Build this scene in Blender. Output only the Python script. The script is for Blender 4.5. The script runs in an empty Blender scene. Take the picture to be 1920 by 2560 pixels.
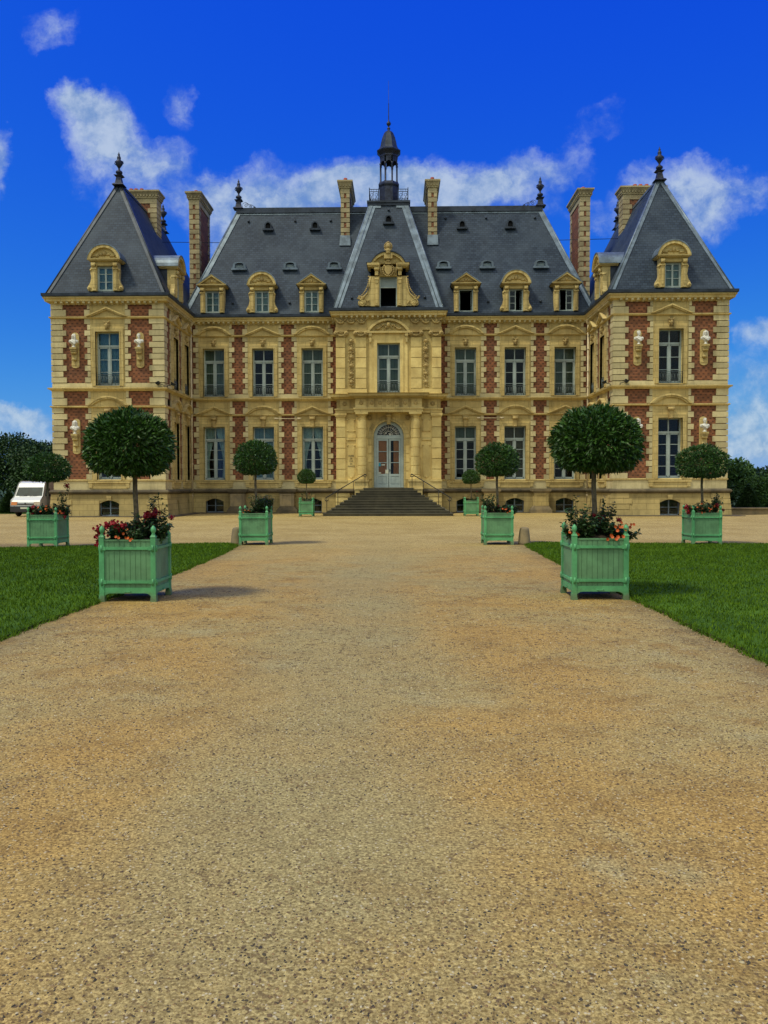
import bpy, math, random
from mathutils import Vector, Matrix, noise as mnoise
PI = math.pi
R = math.radians
sc = bpy.context.scene
COL = sc.collection
rnd = random.Random(7)

# ------------------------------------------------------------------ mesh builder
class MB:
    def __init__(s): s.v = []; s.f = []; s.m = []; s.sm = []; s.cur = 0; s.T = None
    def add(s, vs, fs, smooth=False):
        b = len(s.v)
        if s.T is not None: vs = [tuple(s.T @ Vector(p)) for p in vs]
        s.v.extend(vs)
        for f in fs:
            s.f.append(tuple(b + i for i in f)); s.m.append(s.cur); s.sm.append(smooth)
        return s
    def box(s, x0, x1, y0, y1, z0, z1):
        if x0 > x1: x0, x1 = x1, x0
        if y0 > y1: y0, y1 = y1, y0
        vs = [(x0,y0,z0),(x1,y0,z0),(x1,y1,z0),(x0,y1,z0),(x0,y0,z1),(x1,y0,z1),(x1,y1,z1),(x0,y1,z1)]
        return s.add(vs, [(0,3,2,1),(4,5,6,7),(0,1,5,4),(1,2,6,5),(2,3,7,6),(3,0,4,7)])
    def frustum(s, x, y, z0, z1, ax, ay, bx, by):
        vs = [(x-ax,y-ay,z0),(x+ax,y-ay,z0),(x+ax,y+ay,z0),(x-ax,y+ay,z0),(x-bx,y-by,z1),(x+bx,y-by,z1),(x+bx,y+by,z1),(x-bx,y+by,z1)]
        return s.add(vs, [(0,3,2,1),(4,5,6,7),(0,1,5,4),(1,2,6,5),(2,3,7,6),(3,0,4,7)])
    def prism(s, poly, y0, y1, smooth=False):          # poly in (x,z), counter-clockwise seen from -y ; y0 front
        n = len(poly)
        vs = [(p[0], y0, p[1]) for p in poly] + [(p[0], y1, p[1]) for p in poly]
        fs = [tuple(range(n)), tuple(reversed(range(n, 2*n)))]
        fs += [(i, i+n, (i+1) % n + n, (i+1) % n) for i in range(n)]
        return s.add(vs, fs, smooth)
    def band(s, outer, inner, y0, y1):                  # open strip between two polylines, extruded along y
        n = len(outer)
        for i in range(n-1):
            a, b, c, d = outer[i], outer[i+1], inner[i+1], inner[i]
            vs = [(p[0], y0, p[1]) for p in (a, b, c, d)] + [(p[0], y1, p[1]) for p in (a, b, c, d)]
            fs = [(0,1,2,3),(7,6,5,4),(0,4,5,1),(2,6,7,3)]
            if i == 0: fs.append((0,3,7,4))
            if i == n-2: fs.append((1,5,6,2))
            s.add(vs, fs)
        return s
    def tube(s, path, r, seg=6, smooth=True, cap=True):
        pts = [Vector(p) for p in path]; n = len(pts); vs = []
        rr = r if isinstance(r, (list, tuple)) else [r]*n
        for i, p in enumerate(pts):
            d = (pts[min(i+1, n-1)] - pts[max(i-1, 0)])
            if d.length < 1e-9: d = Vector((0,0,1))
            d.normalize()
            a = Vector((0,0,1)) if abs(d.z) < .9 else Vector((1,0,0))
            e1 = d.cross(a).normalized(); e2 = d.cross(e1).normalized()
            for k in range(seg):
                t = 2*PI*k/seg
                vs.append(tuple(p + (e1*math.cos(t) + e2*math.sin(t))*rr[i]))
        fs = []
        for i in range(n-1):
            for k in range(seg):
                fs.append((i*seg+k, i*seg+(k+1) % seg, (i+1)*seg+(k+1) % seg, (i+1)*seg+k))
        if cap: fs += [tuple(reversed(range(seg))), tuple(range((n-1)*seg, n*seg))]
        return s.add(vs, fs, smooth)
    def lathe(s, cx, cy, prof, seg=16, smooth=True, z=0, ph=0):
        n = len(prof); vs = []
        for r, h in prof:
            for k in range(seg):
                t = 2*PI*k/seg + ph
                vs.append((cx + r*math.cos(t), cy + r*math.sin(t), z+h))
        fs = []
        for i in range(n-1):
            for k in range(seg):
                fs.append((i*seg+k, i*seg+(k+1) % seg, (i+1)*seg+(k+1) % seg, (i+1)*seg+k))
        fs += [tuple(reversed(range(seg))), tuple(range((n-1)*seg, n*seg))]
        return s.add(vs, fs, smooth)
    def ell(s, c, rad, su=10, sv=7, smooth=True, jit=0, rg=None):
        vs = [(c[0], c[1], c[2]-rad[2])]
        for j in range(1, sv):
            ph = -PI/2 + PI*j/sv
            for i in range(su):
                t = 2*PI*i/su
                q = 1 + (rg.uniform(-jit, jit) if jit else 0)
                vs.append((c[0]+rad[0]*math.cos(ph)*math.cos(t)*q, c[1]+rad[1]*math.cos(ph)*math.sin(t)*q, c[2]+rad[2]*math.sin(ph)*q))
        vs.append((c[0], c[1], c[2]+rad[2])); L = len(vs)-1
        fs = [(0, 1+(i+1) % su, 1+i) for i in range(su)]
        for j in range(sv-2):
            for i in range(su):
                a = 1+j*su+i; b = 1+j*su+(i+1) % su
                fs.append((a, b, b+su, a+su))
        a = 1+(sv-2)*su
        fs += [(a+i, a+(i+1) % su, L) for i in range(su)]
        return s.add(vs, fs, smooth)
    def wall(s, x0, x1, z0, z1, holes, y0, y1):
        """slab with rectangular holes; y0 = front face (number or function of z), y1 = back face"""
        yf = y0 if callable(y0) else (lambda z: y0)
        xs = sorted({x0, x1} | {min(max(h[i], x0), x1) for h in holes for i in (0, 1)})
        zs = sorted({z0, z1} | {min(max(h[i], z0), z1) for h in holes for i in (2, 3)})
        def solid(i, j):
            if i < 0 or j < 0 or i >= len(xs)-1 or j >= len(zs)-1: return False
            cx = (xs[i]+xs[i+1])/2; cz = (zs[j]+zs[j+1])/2
            return not any(h[0] < cx < h[1] and h[2] < cz < h[3] for h in holes)
        for i in range(len(xs)-1):
            for j in range(len(zs)-1):
                if not solid(i, j): continue
                a, b, c, d = xs[i], xs[i+1], zs[j], zs[j+1]
                F = lambda x, z: (x, yf(z), z)
                B = lambda x, z: (x, y1, z)
                s.add([F(a,c), F(b,c), F(b,d), F(a,d)], [(0,1,2,3)])
                s.add([B(a,c), B(b,c), B(b,d), B(a,d)], [(3,2,1,0)])
                if not solid(i-1, j): s.add([F(a,c), F(a,d), B(a,d), B(a,c)], [(0,1,2,3)])
                if not solid(i+1, j): s.add([F(b,c), B(b,c), B(b,d), F(b,d)], [(0,1,2,3)])
                if not solid(i, j-1): s.add([F(a,c), B(a,c), B(b,c), F(b,c)], [(0,1,2,3)])
                if not solid(i, j+1): s.add([F(a,d), F(b,d), B(b,d), B(a,d)], [(0,1,2,3)])
        return s
    def mesh(s, name, mats):
        me = bpy.data.meshes.new(name)
        me.from_pydata(s.v, [], s.f)
        if not isinstance(mats, (list, tuple)): mats = [mats]
        for m in mats: me.materials.append(m)
        me.polygons.foreach_set('material_index', s.m)
        me.polygons.foreach_set('use_smooth', s.sm)
        uv = me.uv_layers.new(name='UVMap')
        co = me.vertices
        data = []
        for p in me.polygons:
            n = p.normal
            if abs(n.z) > .85: f = lambda c: (c.x, c.y)
            elif abs(n.x) > abs(n.y): f = lambda c: (c.y, c.z)
            else: f = lambda c: (c.x, c.z)
            for vi in p.vertices: data.extend(f(co[vi].co))
        uv.data.foreach_set('uv', data)
        me.update()
        return me

def link(name, me, parent=None, loc=(0,0,0), rz=0):
    o = bpy.data.objects.new(name, me); COL.objects.link(o)
    o.location = loc; o.rotation_euler = (0, 0, rz)
    if parent is not None: o.parent = parent
    return o
def tag(o, label=None, cat=None, group=None, kind=None):
    if label: o['label'] = label
    if cat: o['category'] = cat
    if group: o['group'] = group
    if kind: o['kind'] = kind
    return o
def thing(name, label, cat, loc=(0,0,0), rz=0, group=None):
    o = bpy.data.objects.new(name, None); COL.objects.link(o)
    o.empty_display_size = .3
    o.location = loc; o.rotation_euler = (0, 0, rz)
    return tag(o, label, cat, group)
def children(o): return [c for c in bpy.data.objects if c.parent == o]
def copy_tree(o, parent=None, loc=None, rz=None):
    c = o.copy(); COL.objects.link(c)
    if parent is not None: c.parent = parent
    if loc is not None: c.location = loc
    if rz is not None: c.rotation_euler = (0, 0, rz)
    for ch in children(o): copy_tree(ch, c)
    return c

def sweep(mb, prof, path, i0, i1):
    """prof: closed list (n,z) of the section, n outward ; path: xy points ; emits segments i0..i1-1 with mitred corners"""
    n = len(path); seg = []
    for i in range(n-1):
        d = Vector((path[i+1][0]-path[i][0], path[i+1][1]-path[i][1])).normalized()
        seg.append(Vector((d.y, -d.x)))
    mit = []
    for i in range(n):
        if i == 0: m = seg[0]
        elif i == n-1: m = seg[-1]
        else:
            m = (seg[i-1]+seg[i]); m = m / max(1e-6, m.dot(seg[i]))
        mit.append(m)
    k = len(prof)
    for i in range(i0, i1):
        vs = []
        for j in (i, i+1):
            for (a, z) in prof:
                vs.append((path[j][0]+mit[j].x*a, path[j][1]+mit[j].y*a, z))
        fs = [(q, (q+1) % k, (q+1) % k + k, q+k) for q in range(k)]
        if i == i0: fs.append(tuple(reversed(range(k))))
        if i == i1-1: fs.append(tuple(range(k, 2*k)))
        mb.add(vs, fs)
    return mb

# ------------------------------------------------------------------ materials
def new_mat(name):
    m = bpy.data.materials.new(name); m.use_nodes = True
    nt = m.node_tree; nt.nodes.clear()
    out = nt.nodes.new('ShaderNodeOutputMaterial'); b = nt.nodes.new('ShaderNodeBsdfPrincipled')
    nt.links.new(b.outputs[0], out.inputs[0])
    return m, nt, b, out
def N(nt, t, **kw):
    n = nt.nodes.new(t)
    for k, v in kw.items():
        if k in n.inputs.keys() if isinstance(k, str) else False: n.inputs[k].default_value = v
        else: setattr(n, k, v)
    return n
def L(nt, a, b): nt.links.new(a, b)
def mixc(nt, fac, a, b, mode='MIX'):
    m = nt.nodes.new('ShaderNodeMix'); m.data_type = 'RGBA'; m.blend_type = mode
    for sock, v in ((m.inputs[0], fac), (m.inputs[6], a), (m.inputs[7], b)):
        if isinstance(v, bpy.types.NodeSocket): nt.links.new(v, sock)
        elif isinstance(v, (int, float)): sock.default_value = v
        else: sock.default_value = (*v, 1) if len(v) == 3 else v
    return m.outputs[2]
def mth(nt, op, a, b=None, c=None, clamp=False):
    m = nt.nodes.new('ShaderNodeMath'); m.operation = op; m.use_clamp = clamp
    for i, v in enumerate((a, b, c)):
        if v is None: continue
        if isinstance(v, bpy.types.NodeSocket): nt.links.new(v, m.inputs[i])
        else: m.inputs[i].default_value = v
    return m.outputs[0]
def ramp(nt, v, a, b, smooth=True):
    m = nt.nodes.new('ShaderNodeMapRange'); m.interpolation_type = 'SMOOTHSTEP' if smooth else 'LINEAR'
    nt.links.new(v, m.inputs[0]); m.inputs[1].default_value = a; m.inputs[2].default_value = b
    return m.outputs[0]
def noise(nt, vec, scale, detail=4, rough=.55, col=False):
    n = nt.nodes.new('ShaderNodeTexNoise'); n.inputs['Scale'].default_value = scale
    n.inputs['Detail'].default_value = detail; n.inputs['Roughness'].default_value = rough
    if vec is not None: nt.links.new(vec, n.inputs['Vector'])
    return n.outputs['Color' if col else 'Fac']
def bump(nt, b, h, strength=.3, dist=.02):
    n = nt.nodes.new('ShaderNodeBump'); n.inputs['Strength'].default_value = strength; n.inputs['Distance'].default_value = dist
    nt.links.new(h, n.inputs['Height']); nt.links.new(n.outputs[0], b.inputs['Normal'])
def geo_pos(nt): return nt.nodes.new('ShaderNodeNewGeometry').outputs['Position']
def uvn(nt): return nt.nodes.new('ShaderNodeTexCoord').outputs['UV']
def simple(name, col, rough=.7, metal=0, var=.25, scale=3, bmp=.2, spec=.4, col2=None, island=0):
    m, nt, b, out = new_mat(name)
    p = geo_pos(nt)
    c2 = col2 if col2 else tuple(c*(1-var*1.6) for c in col)
    f = ramp(nt, noise(nt, p, scale, 6, .65), .35, .65)
    c = mixc(nt, f, col, c2)
    if island:
        g = nt.nodes.new('ShaderNodeNewGeometry').outputs['Random Per Island']
        c = mixc(nt, 1.0, c, mixc(nt, g, (1-island,)*3, (1+island,)*3), 'MULTIPLY')
    L(nt, c, b.inputs['Base Color'])
    b.inputs['Roughness'].default_value = rough; b.inputs['Metallic'].default_value = metal
    b.inputs['Specular IOR Level'].default_value = spec
    if bmp: bump(nt, b, noise(nt, p, scale*12, 4, .6), bmp, .01)
    return m

def stone_mat(name, base, dark, stain=(.1,.085,.05), st=.5, joints=True):
    m, nt, b, out = new_mat(name)
    p = geo_pos(nt)
    c = mixc(nt, ramp(nt, noise(nt, p, 1.1, 5, .6), .3, .7), base, dark)
    c = mixc(nt, mth(nt, 'MULTIPLY', ramp(nt, noise(nt, p, 9, 4, .6), .45, .8), .35), c, tuple(x*.72 for x in dark))
    # rain streaks: noise stretched along z
    mp = nt.nodes.new('ShaderNodeMapping'); L(nt, p, mp.inputs[0]); mp.inputs['Scale'].default_value = (2.2, 2.2, .28)
    s = ramp(nt, noise(nt, mp.outputs[0], 1.0, 6, .7), .5, .78)
    c = mixc(nt, mth(nt, 'MULTIPLY', s, st), c, stain)
    g = nt.nodes.new('ShaderNodeNewGeometry').outputs['Random Per Island']
    c = mixc(nt, 1.0, c, mixc(nt, g, (.76,.76,.75), (1.12,1.11,1.08)), 'MULTIPLY')
    if joints:
        bt = nt.nodes.new('ShaderNodeTexBrick'); L(nt, uvn(nt), bt.inputs[0])
        bt.inputs['Scale'].default_value = 1; bt.inputs['Brick Width'].default_value = .8; bt.inputs['Row Height'].default_value = .33
        bt.inputs['Mortar Size'].default_value = .012; bt.inputs['Mortar Smooth'].default_value = .3
        c = mixc(nt, mth(nt, 'MULTIPLY', bt.outputs['Fac'], .6), c, tuple(x*.4 for x in dark))
    L(nt, c, b.inputs['Base Color']); b.inputs['Roughness'].default_value = .88
    b.inputs['Specular IOR Level'].default_value = .2
    bump(nt, b, noise(nt, p, 14, 5, .7), .35, .02)
    return m

def brick_mat(name, a, bcol):
    m, nt, b, out = new_mat(name)
    uv = uvn(nt); sx = nt.nodes.new('ShaderNodeSeparateXYZ'); L(nt, uv, sx.inputs[0])
    u, v = sx.outputs[0], sx.outputs[1]
    rowf = mth(nt, 'DIVIDE', v, .078); row = mth(nt, 'FLOOR', rowf)
    odd = mth(nt, 'MODULO', mth(nt, 'ABSOLUTE', row), 2.0)
    par = mth(nt, 'MULTIPLY', mth(nt, 'MODULO', mth(nt, 'ABSOLUTE', mth(nt, 'FLOOR', mth(nt, 'DIVIDE', row, 2.0))), 2.0), .5)
    fu = mth(nt, 'FRACT', mth(nt, 'ADD', mth(nt, 'DIVIDE', u, .26), par))
    dash = mth(nt, 'MULTIPLY', mth(nt, 'LESS_THAN', fu, .42), odd)
    fz = mth(nt, 'FRACT', rowf)
    mortar = mth(nt, 'LESS_THAN', fz, .14)
    p = geo_pos(nt)
    c = mixc(nt, ramp(nt, noise(nt, p, 1.6, 5, .65), .3, .7), a, bcol)
    bt = nt.nodes.new('ShaderNodeTexBrick'); L(nt, uv, bt.inputs[0]); bt.inputs['Scale'].default_value = 1
    bt.inputs['Brick Width'].default_value = .26; bt.inputs['Row Height'].default_value = .078; bt.inputs['Mortar Size'].default_value = .0
    bt.inputs['Color1'].default_value = (.7,.7,.7,1); bt.inputs['Color2'].default_value = (1.25,1.2,1.2,1)
    c = mixc(nt, 1.0, c, bt.outputs[0], 'MULTIPLY')
    c = mixc(nt, mth(nt, 'MULTIPLY', dash, .7), c, (.05,.025,.02))
    c = mixc(nt, mth(nt, 'MULTIPLY', mortar, .3), c, (.22,.16,.10))
    L(nt, c, b.inputs['Base Color']); b.inputs['Roughness'].default_value = .85
    b.inputs['Specular IOR Level'].default_value = .25
    bump(nt, b, noise(nt, p, 30, 3, .6), .3, .01)
    return m

def slate_mat(name):
    m, nt, b, out = new_mat(name)
    uv = uvn(nt); p = geo_pos(nt)
    bt = nt.nodes.new('ShaderNodeTexBrick'); L(nt, uv, bt.inputs[0]); bt.inputs['Scale'].default_value = 1
    bt.inputs['Brick Width'].default_value = .24; bt.inputs['Row Height'].default_value = .14; bt.inputs['Mortar Size'].default_value = .014
    bt.inputs['Color1'].default_value = (.020,.034,.058,1); bt.inputs['Color2'].default_value = (.042,.064,.098,1); bt.inputs['Mortar'].default_value = (.010,.013,.018,1)
    bt.inputs['Mortar Smooth'].default_value = .5
    c = bt.outputs[0]
    f = ramp(nt, noise(nt, p, .55, 6, .62), .35, .75)
    c = mixc(nt, mth(nt, 'MULTIPLY', f, .5), c, (.075,.10,.13))
    mp = nt.nodes.new('ShaderNodeMapping'); L(nt, p, mp.inputs[0]); mp.inputs['Scale'].default_value = (1.2, 1.2, .25)
    c = mixc(nt, mth(nt, 'MULTIPLY', ramp(nt, noise(nt, mp.outputs[0], 1.5, 5, .7), .5, .8), .45), c, (.016,.022,.032))
    L(nt, c, b.inputs['Base Color'])
    b.inputs['Roughness'].default_value = .62
    b.inputs['Specular IOR Level'].default_value = .22
    h = mth(nt, 'ADD', bt.outputs['Fac'], mth(nt, 'MULTIPLY', noise(nt, p, 9, 3), .6))
    bump(nt, b, h, -.35, .02)
    return m

def glass_mat(name, tint=(.8,.9,.9)):
    m, nt, b, out = new_mat(name); nt.nodes.remove(b)
    tr = nt.nodes.new('ShaderNodeBsdfTransparent'); tr.inputs[0].default_value = (*tint, 1)
    gl = nt.nodes.new('ShaderNodeBsdfGlossy'); gl.inputs['Roughness'].default_value = .04
    gl.inputs['Color'].default_value = (.9,.95,1,1)
    fr = nt.nodes.new('ShaderNodeFresnel'); fr.inputs[0].default_value = 1.38
    p = geo_pos(nt); bp = nt.nodes.new('ShaderNodeBump'); bp.inputs['Strength'].default_value = .25; bp.inputs['Distance'].default_value = .02
    L(nt, noise(nt, p, 2.0, 2), bp.inputs['Height']); L(nt, bp.outputs[0], gl.inputs['Normal'])
    mx = nt.nodes.new('ShaderNodeMixShader'); L(nt, fr.outputs[0], mx.inputs[0]); L(nt, tr.outputs[0], mx.inputs[1]); L(nt, gl.outputs[0], mx.inputs[2])
    L(nt, mx.outputs[0], out.inputs[0])
    return m

def leaf_mat(name, a, bcol, rough=.45):
    m, nt, b, out = new_mat(name)
    g = nt.nodes.new('ShaderNodeNewGeometry').outputs['Random Per Island']
    p = geo_pos(nt)
    c = mixc(nt, g, a, bcol)
    c = mixc(nt, mth(nt, 'MULTIPLY', ramp(nt, noise(nt, p, 3, 3), .4, .7), .4), c, tuple(x*.55 for x in a))
    L(nt, c, b.inputs['Base Color']); b.inputs['Roughness'].default_value = rough
    b.inputs['Specular IOR Level'].default_value = .35
    b.inputs['Transmission Weight'].default_value = 0
    return m

M = {}
M['stone'] = stone_mat('ochre_stone', (.66,.53,.235), (.49,.375,.155))
M['stone_pale'] = stone_mat('pale_quoin_stone', (.65,.57,.33), (.50,.43,.24), joints=False)
M['stone_gold'] = stone_mat('golden_stone', (.76,.61,.26), (.57,.43,.17), joints=False)
M['carved'] = stone_mat('carved_stone', (.52,.40,.17), (.33,.24,.10), st=.6, joints=False)
M['chimney'] = stone_mat('weathered_chimney_stone', (.52,.45,.27), (.34,.28,.17), st=.6, joints=False)
M['plinth'] = stone_mat('plinth_stone', (.47,.37,.16), (.34,.27,.12), st=.5)
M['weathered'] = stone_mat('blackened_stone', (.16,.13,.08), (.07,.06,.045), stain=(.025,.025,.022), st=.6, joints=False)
M['step'] = stone_mat('step_stone', (.13,.12,.08), (.08,.075,.055), stain=(.04,.04,.035), st=.5, joints=False)
M['brick'] = brick_mat('red_brick', (.27,.108,.05), (.175,.078,.044))
M['slate'] = slate_mat('roof_slate')
M['zinc'] = simple('zinc_flashing', (.19,.25,.31), .45, .3, .3, 2.0, .1)
M['zinc_dark'] = simple('dark_gutter_zinc', (.045,.06,.085), .45, .3, .3, 2.0, .1)
M['lead'] = simple('dark_leadwork', (.04,.05,.085), .5, .3, .4, 5.0, .2)
M['iron'] = simple('wrought_iron', (.03,.034,.038), .5, .5, .2, 5, .1)
M['rail'] = simple('grey_iron_railing', (.12,.15,.15), .5, .3, .2, 5, .1)
M['frame'] = simple('blue_grey_paint', (.38,.46,.45), .5, 0, .12, 2, .05)
M['glass'] = glass_mat('window_glass')
M['blind'] = simple('closed_inner_shutter', (.20,.20,.145), .8, 0, .15, .8, 0)
M['blind_cool'] = simple('pale_inner_blind', (.25,.31,.32), .8, 0, .15, .8, 0)
M['board'] = simple('brown_inner_board', (.16,.1,.05), .8, 0, .15, .8, 0)
M['curtain'] = simple('white_net_curtain', (.6,.62,.58), .9, 0, .15, 3, 0)
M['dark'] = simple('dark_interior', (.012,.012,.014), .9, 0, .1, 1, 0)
M['orange'] = simple('terracotta_door_board', (.75,.20,.05), .7, 0, .12, 2, .05)
M['marble'] = simple('white_marble', (.72,.71,.64), .6, 0, .18, 6, .1)
M['pot'] = simple('clay_pot', (.45,.09,.06), .8, 0, .2, 4, .1)
M['pipe'] = simple('cream_downpipe', (.62,.52,.33), .5, 0, .15, 2, .05)
def painted(name, col, **k):
    m = simple(name, col, .5, 0, .2, 2.5, .15); nt = m.node_tree; b = nt.nodes['Principled BSDF']
    src = b.inputs['Base Color'].links[0].from_socket
    p = geo_pos(nt); sx = nt.nodes.new('ShaderNodeSeparateXYZ'); L(nt, p, sx.inputs[0])
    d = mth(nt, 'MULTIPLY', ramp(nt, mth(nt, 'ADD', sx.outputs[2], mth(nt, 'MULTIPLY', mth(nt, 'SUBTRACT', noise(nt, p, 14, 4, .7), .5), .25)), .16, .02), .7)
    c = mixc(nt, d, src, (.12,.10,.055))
    mp = nt.nodes.new('ShaderNodeMapping'); L(nt, p, mp.inputs[0]); mp.inputs['Scale'].default_value = (22, 22, 2.0)
    c = mixc(nt, mth(nt, 'MULTIPLY', ramp(nt, noise(nt, mp.outputs[0], 1.0, 5, .7), .52, .75), .35), c, tuple(x*.5+.02 for x in col))
    ch = ramp(nt, noise(nt, p, 38, 3, .6), .70, .74)
    c = mixc(nt, mth(nt, 'MULTIPLY', ch, .6), c, (.25,.3,.2))
    L(nt, c, b.inputs['Base Color']); return m
M['green'] = painted('green_paint', (.115,.42,.175))
M['green2'] = painted('green_paint_boards', (.14,.32,.155))
M['soil'] = simple('planter_soil', (.05,.035,.02), .95, 0, .3, 12, .5)
M['bark'] = simple('pale_bark', (.17,.14,.085), .85, 0, .3, 18, .5)
M['bark_d'] = simple('dark_bark', (.07,.055,.04), .9, 0, .3, 6, .5)
M['leaf'] = leaf_mat('laurel_leaf', (.016,.052,.006), (.05,.13,.014), .45)
M['leaf2'] = leaf_mat('park_tree_leaf', (.03,.085,.012), (.09,.19,.03), .6)
M['leaf3'] = leaf_mat('dark_park_leaf', (.013,.042,.008), (.04,.095,.02), .6)
M['leaf4'] = leaf_mat('rose_leaf', (.016,.045,.012), (.05,.11,.03), .45)
M['red'] = leaf_mat('crimson_petal', (.13,.003,.008), (.33,.008,.016), .5)
M['orangep'] = leaf_mat('orange_petal', (.40,.05,.008), (.62,.14,.02), .5)
M['bollard'] = stone_mat('bollard_stone', (.32,.25,.14), (.17,.145,.1), stain=(.06,.06,.05), st=.7, joints=False)
# ------------------------------------------------------------------ the chateau
BX, BY = 0.0, 47.5
CH = thing('chateau', 'symmetrical brick and golden stone chateau with slate roofs, two corner pavilions and a central lantern', 'chateau', (BX, BY, 0))
def W(name, mb, mats, parent=None, loc=(0,0,0), rz=0, label=None):
    """part of the chateau, loc in world coordinates"""
    me = mb.mesh(name, mats) if isinstance(mb, MB) else mb
    if parent is None:
        o = link(name, me, CH, (loc[0]-BX, loc[1]-BY, loc[2]), rz)
    else:
        o = link(name, me, parent, loc, rz)
    if label: o['label'] = label
    return o
XP0, XP1, YP, YM, YC, XC = 11.88, 17.78, 43.5, 49.1, 47.5, 3.0
XPC = 14.83; YB = 57.0
PATH = [(-XP1, YB), (-XP1, YP), (-XP0, YP), (-XP0, YM), (-XC, YM), (-XC, YC), (XC, YC), (XC, YM), (XP0, YM), (XP0, YP), (XP1, YP), (XP1, YB)]
WINGS = [('left', 0, 3), ('mainl', 3, 4), ('centre', 4, 7), ('mainr', 7, 8), ('right', 8, 11)]
BAYS = [4.56, 7.5, 10.45]
# facades: name, loc, rz, x0, x1, bays(list of x), kind
FAC = [
    ('pav', (0, YP, 0), 0, -XP1, -XP0, [-XPC]),
    ('pav', (0, YP, 0), 0, XP0, XP1, [XPC]),
    ('main', (0, YM, 0), 0, -XP0, -XC, [-b for b in BAYS]),
    ('main', (0, YM, 0), 0, XC, XP0, BAYS),
    ('side', (-XP0, YP, 0), PI/2, 0, YM-YP, [2.05, 4.35]),
    ('side', (XP0, YM, 0), -PI/2, 0, YM-YP, [YM-YP-4.35, YM-YP-2.05]),
]
Z1A, Z1B, Z0A, Z0B = 6.95, 9.8, 1.95, 5.15
HW = .64

# ---- windows
_wc = {}
def window_meshes(w, h, tr, rows, name='window'):
    k = (w, h, tr, rows)
    if k in _wc: return _wc[k]
    m = MB(); a = w/2
    m.box(-a, -a+.07, -.04, .05, 0, h); m.box(a-.07, a, -.04, .05, 0, h)
    m.box(-a+.07, a-.07, -.04, .05, 0, .1); m.box(-a+.07, a-.07, -.04, .05, h-.06, h)
    zt = h-tr
    m.box(-a+.07, a-.07, -.06, .05, zt-.055, zt+.055)
    m.box(-.05, .05, -.065, .05, .1, zt-.055); m.box(-.03, .03, -.05, .04, zt+.055, h-.06)
    for s in (-1, 1):
        x0, x1 = (.05, a-.07) if s > 0 else (-a+.07, -.05)
        m.box(x0, x0+.05, -.045, .03, .1, zt-.055); m.box(x1-.05, x1, -.045, .03, .1, zt-.055)
        m.box(x0, x1, -.045, .03, .1, .17); m.box(x0, x1, -.045, .03, zt-.12, zt-.056)
        for i in range(1, rows):
            z = .1 + (zt-.155)*i/rows
            m.box(x0+.05, x1-.05, -.03, .02, z-.016, z+.016)
    g = MB(); g.box(-a+.07, a-.07, -.004, .004, .1, h-.06)
    _wc[k] = (m.mesh('window', M['frame']), g.mesh('pane', M['glass']))
    return _wc[k]
def blind_mesh(w, h, mat):
    m = MB()
    for i in range(4):
        x0 = -w/2 + w*i/4; m.box(x0+.006, x0+w/4-.006, -.012, .012, .02, h-.02)
    for x in (-w/2+.003, 0): pass
    return m.mesh('inner_shutter', mat)
def curtain_mesh(w, h):
    m = MB(); n = 40
    for s in (-1, 1):
        fr, bk = [], []
        rows = 14
        vs = []; fs = []
        for j in range(rows+1):
            t = j/rows                       # 0 top
            z = h - t*h
            g = 1 - .72*math.sin(min(1, t/.72)*PI/2)**1.5 if t < .72 else .28 + .12*(t-.72)/.28
            for i in range(13):
                u = i/12
                x = s*(w/2 - u*g*w*.5)
                y = .035*math.sin(i*2.3+j*.12)
                vs.append((x, y, z))
        for j in range(rows):
            for i in range(12):
                a = j*13+i; fs.append((a, a+1, a+14, a+13))
        m.add(vs, fs, True)
    return m.mesh('curtain', M['curtain'])
_rl = {}
def railing_mesh(w):
    if w in _rl: return _rl[w]
    m = MB(); a = w/2+.05; r = .014
    m.box(-a, a, -.012, .012, .60, .625); m.box(-a, a, -.008, .008, .50, .515); m.box(-a, a, -.01, .01, .05, .068)
    m.box(-a, -a+.02, -.01, .01, 0, .6); m.box(a-.02, a, -.01, .01, 0, .6)
    k = 9
    for i in range(1, k):
        x = -a + 2*a*i/k
        m.tube([(x, 0, .05), (x, 0, .51)], r, 4)
    for i in range(k):
        x = -a + 2*a*(i+.5)/k
        for zc, rr in ((.40, .045), (.16, .045)):
            m.tube([(x+rr*math.cos(t*PI/4), 0, zc+rr*math.sin(t*PI/4)) for t in range(8)], .007, 4)
        m.tube([(x-.04, 0, .27), (x, 0, .33), (x+.04, 0, .27), (x, 0, .21), (x-.04, 0, .27)], .007, 4)
        m.tube([(x-.05, 0, .52), (x, 0, .59), (x+.05, 0, .52)], .006, 4)
    _rl[w] = m.mesh('balcony_railing', M['rail'])
    return _rl[w]
_inner = {}
def put_window(loc, rz, x, z, w, h, tr, rows, style, rail=False, depth=.27):
    fr, gl = window_meshes(w, h, tr, rows)
    c, s = math.cos(rz), math.sin(rz)
    def wl(x, y, z): return (loc[0]+c*x-s*y, loc[1]+s*x+c*y, loc[2]+z)
    o = W('window', fr, None, None, wl(x, depth, z), rz)
    link('pane', gl, o)
    k = (style, w, h)
    if style != 'open' and k not in _inner:
        if style == 'curtain': _inner[k] = curtain_mesh(w-.1, h-.1)
        elif style == 'halfblind': _inner[k] = blind_mesh(w-.02, h*.3, M['blind'])
        else: _inner[k] = blind_mesh(w-.02, h, M[style])
    if style == 'halfblind': link('inner_shutter', _inner[k], o, (0, .16, h*.7))
    elif style == 'curtain': link('curtain', _inner[k], o, (0, .16, .05))
    elif style != 'open': link('inner_shutter', _inner[k], o, (0, .13, 0))
    if rail:
        W('balcony_railing', railing_mesh(w), None, o, (0, -depth-.02+.0, .0))
    return o

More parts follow.
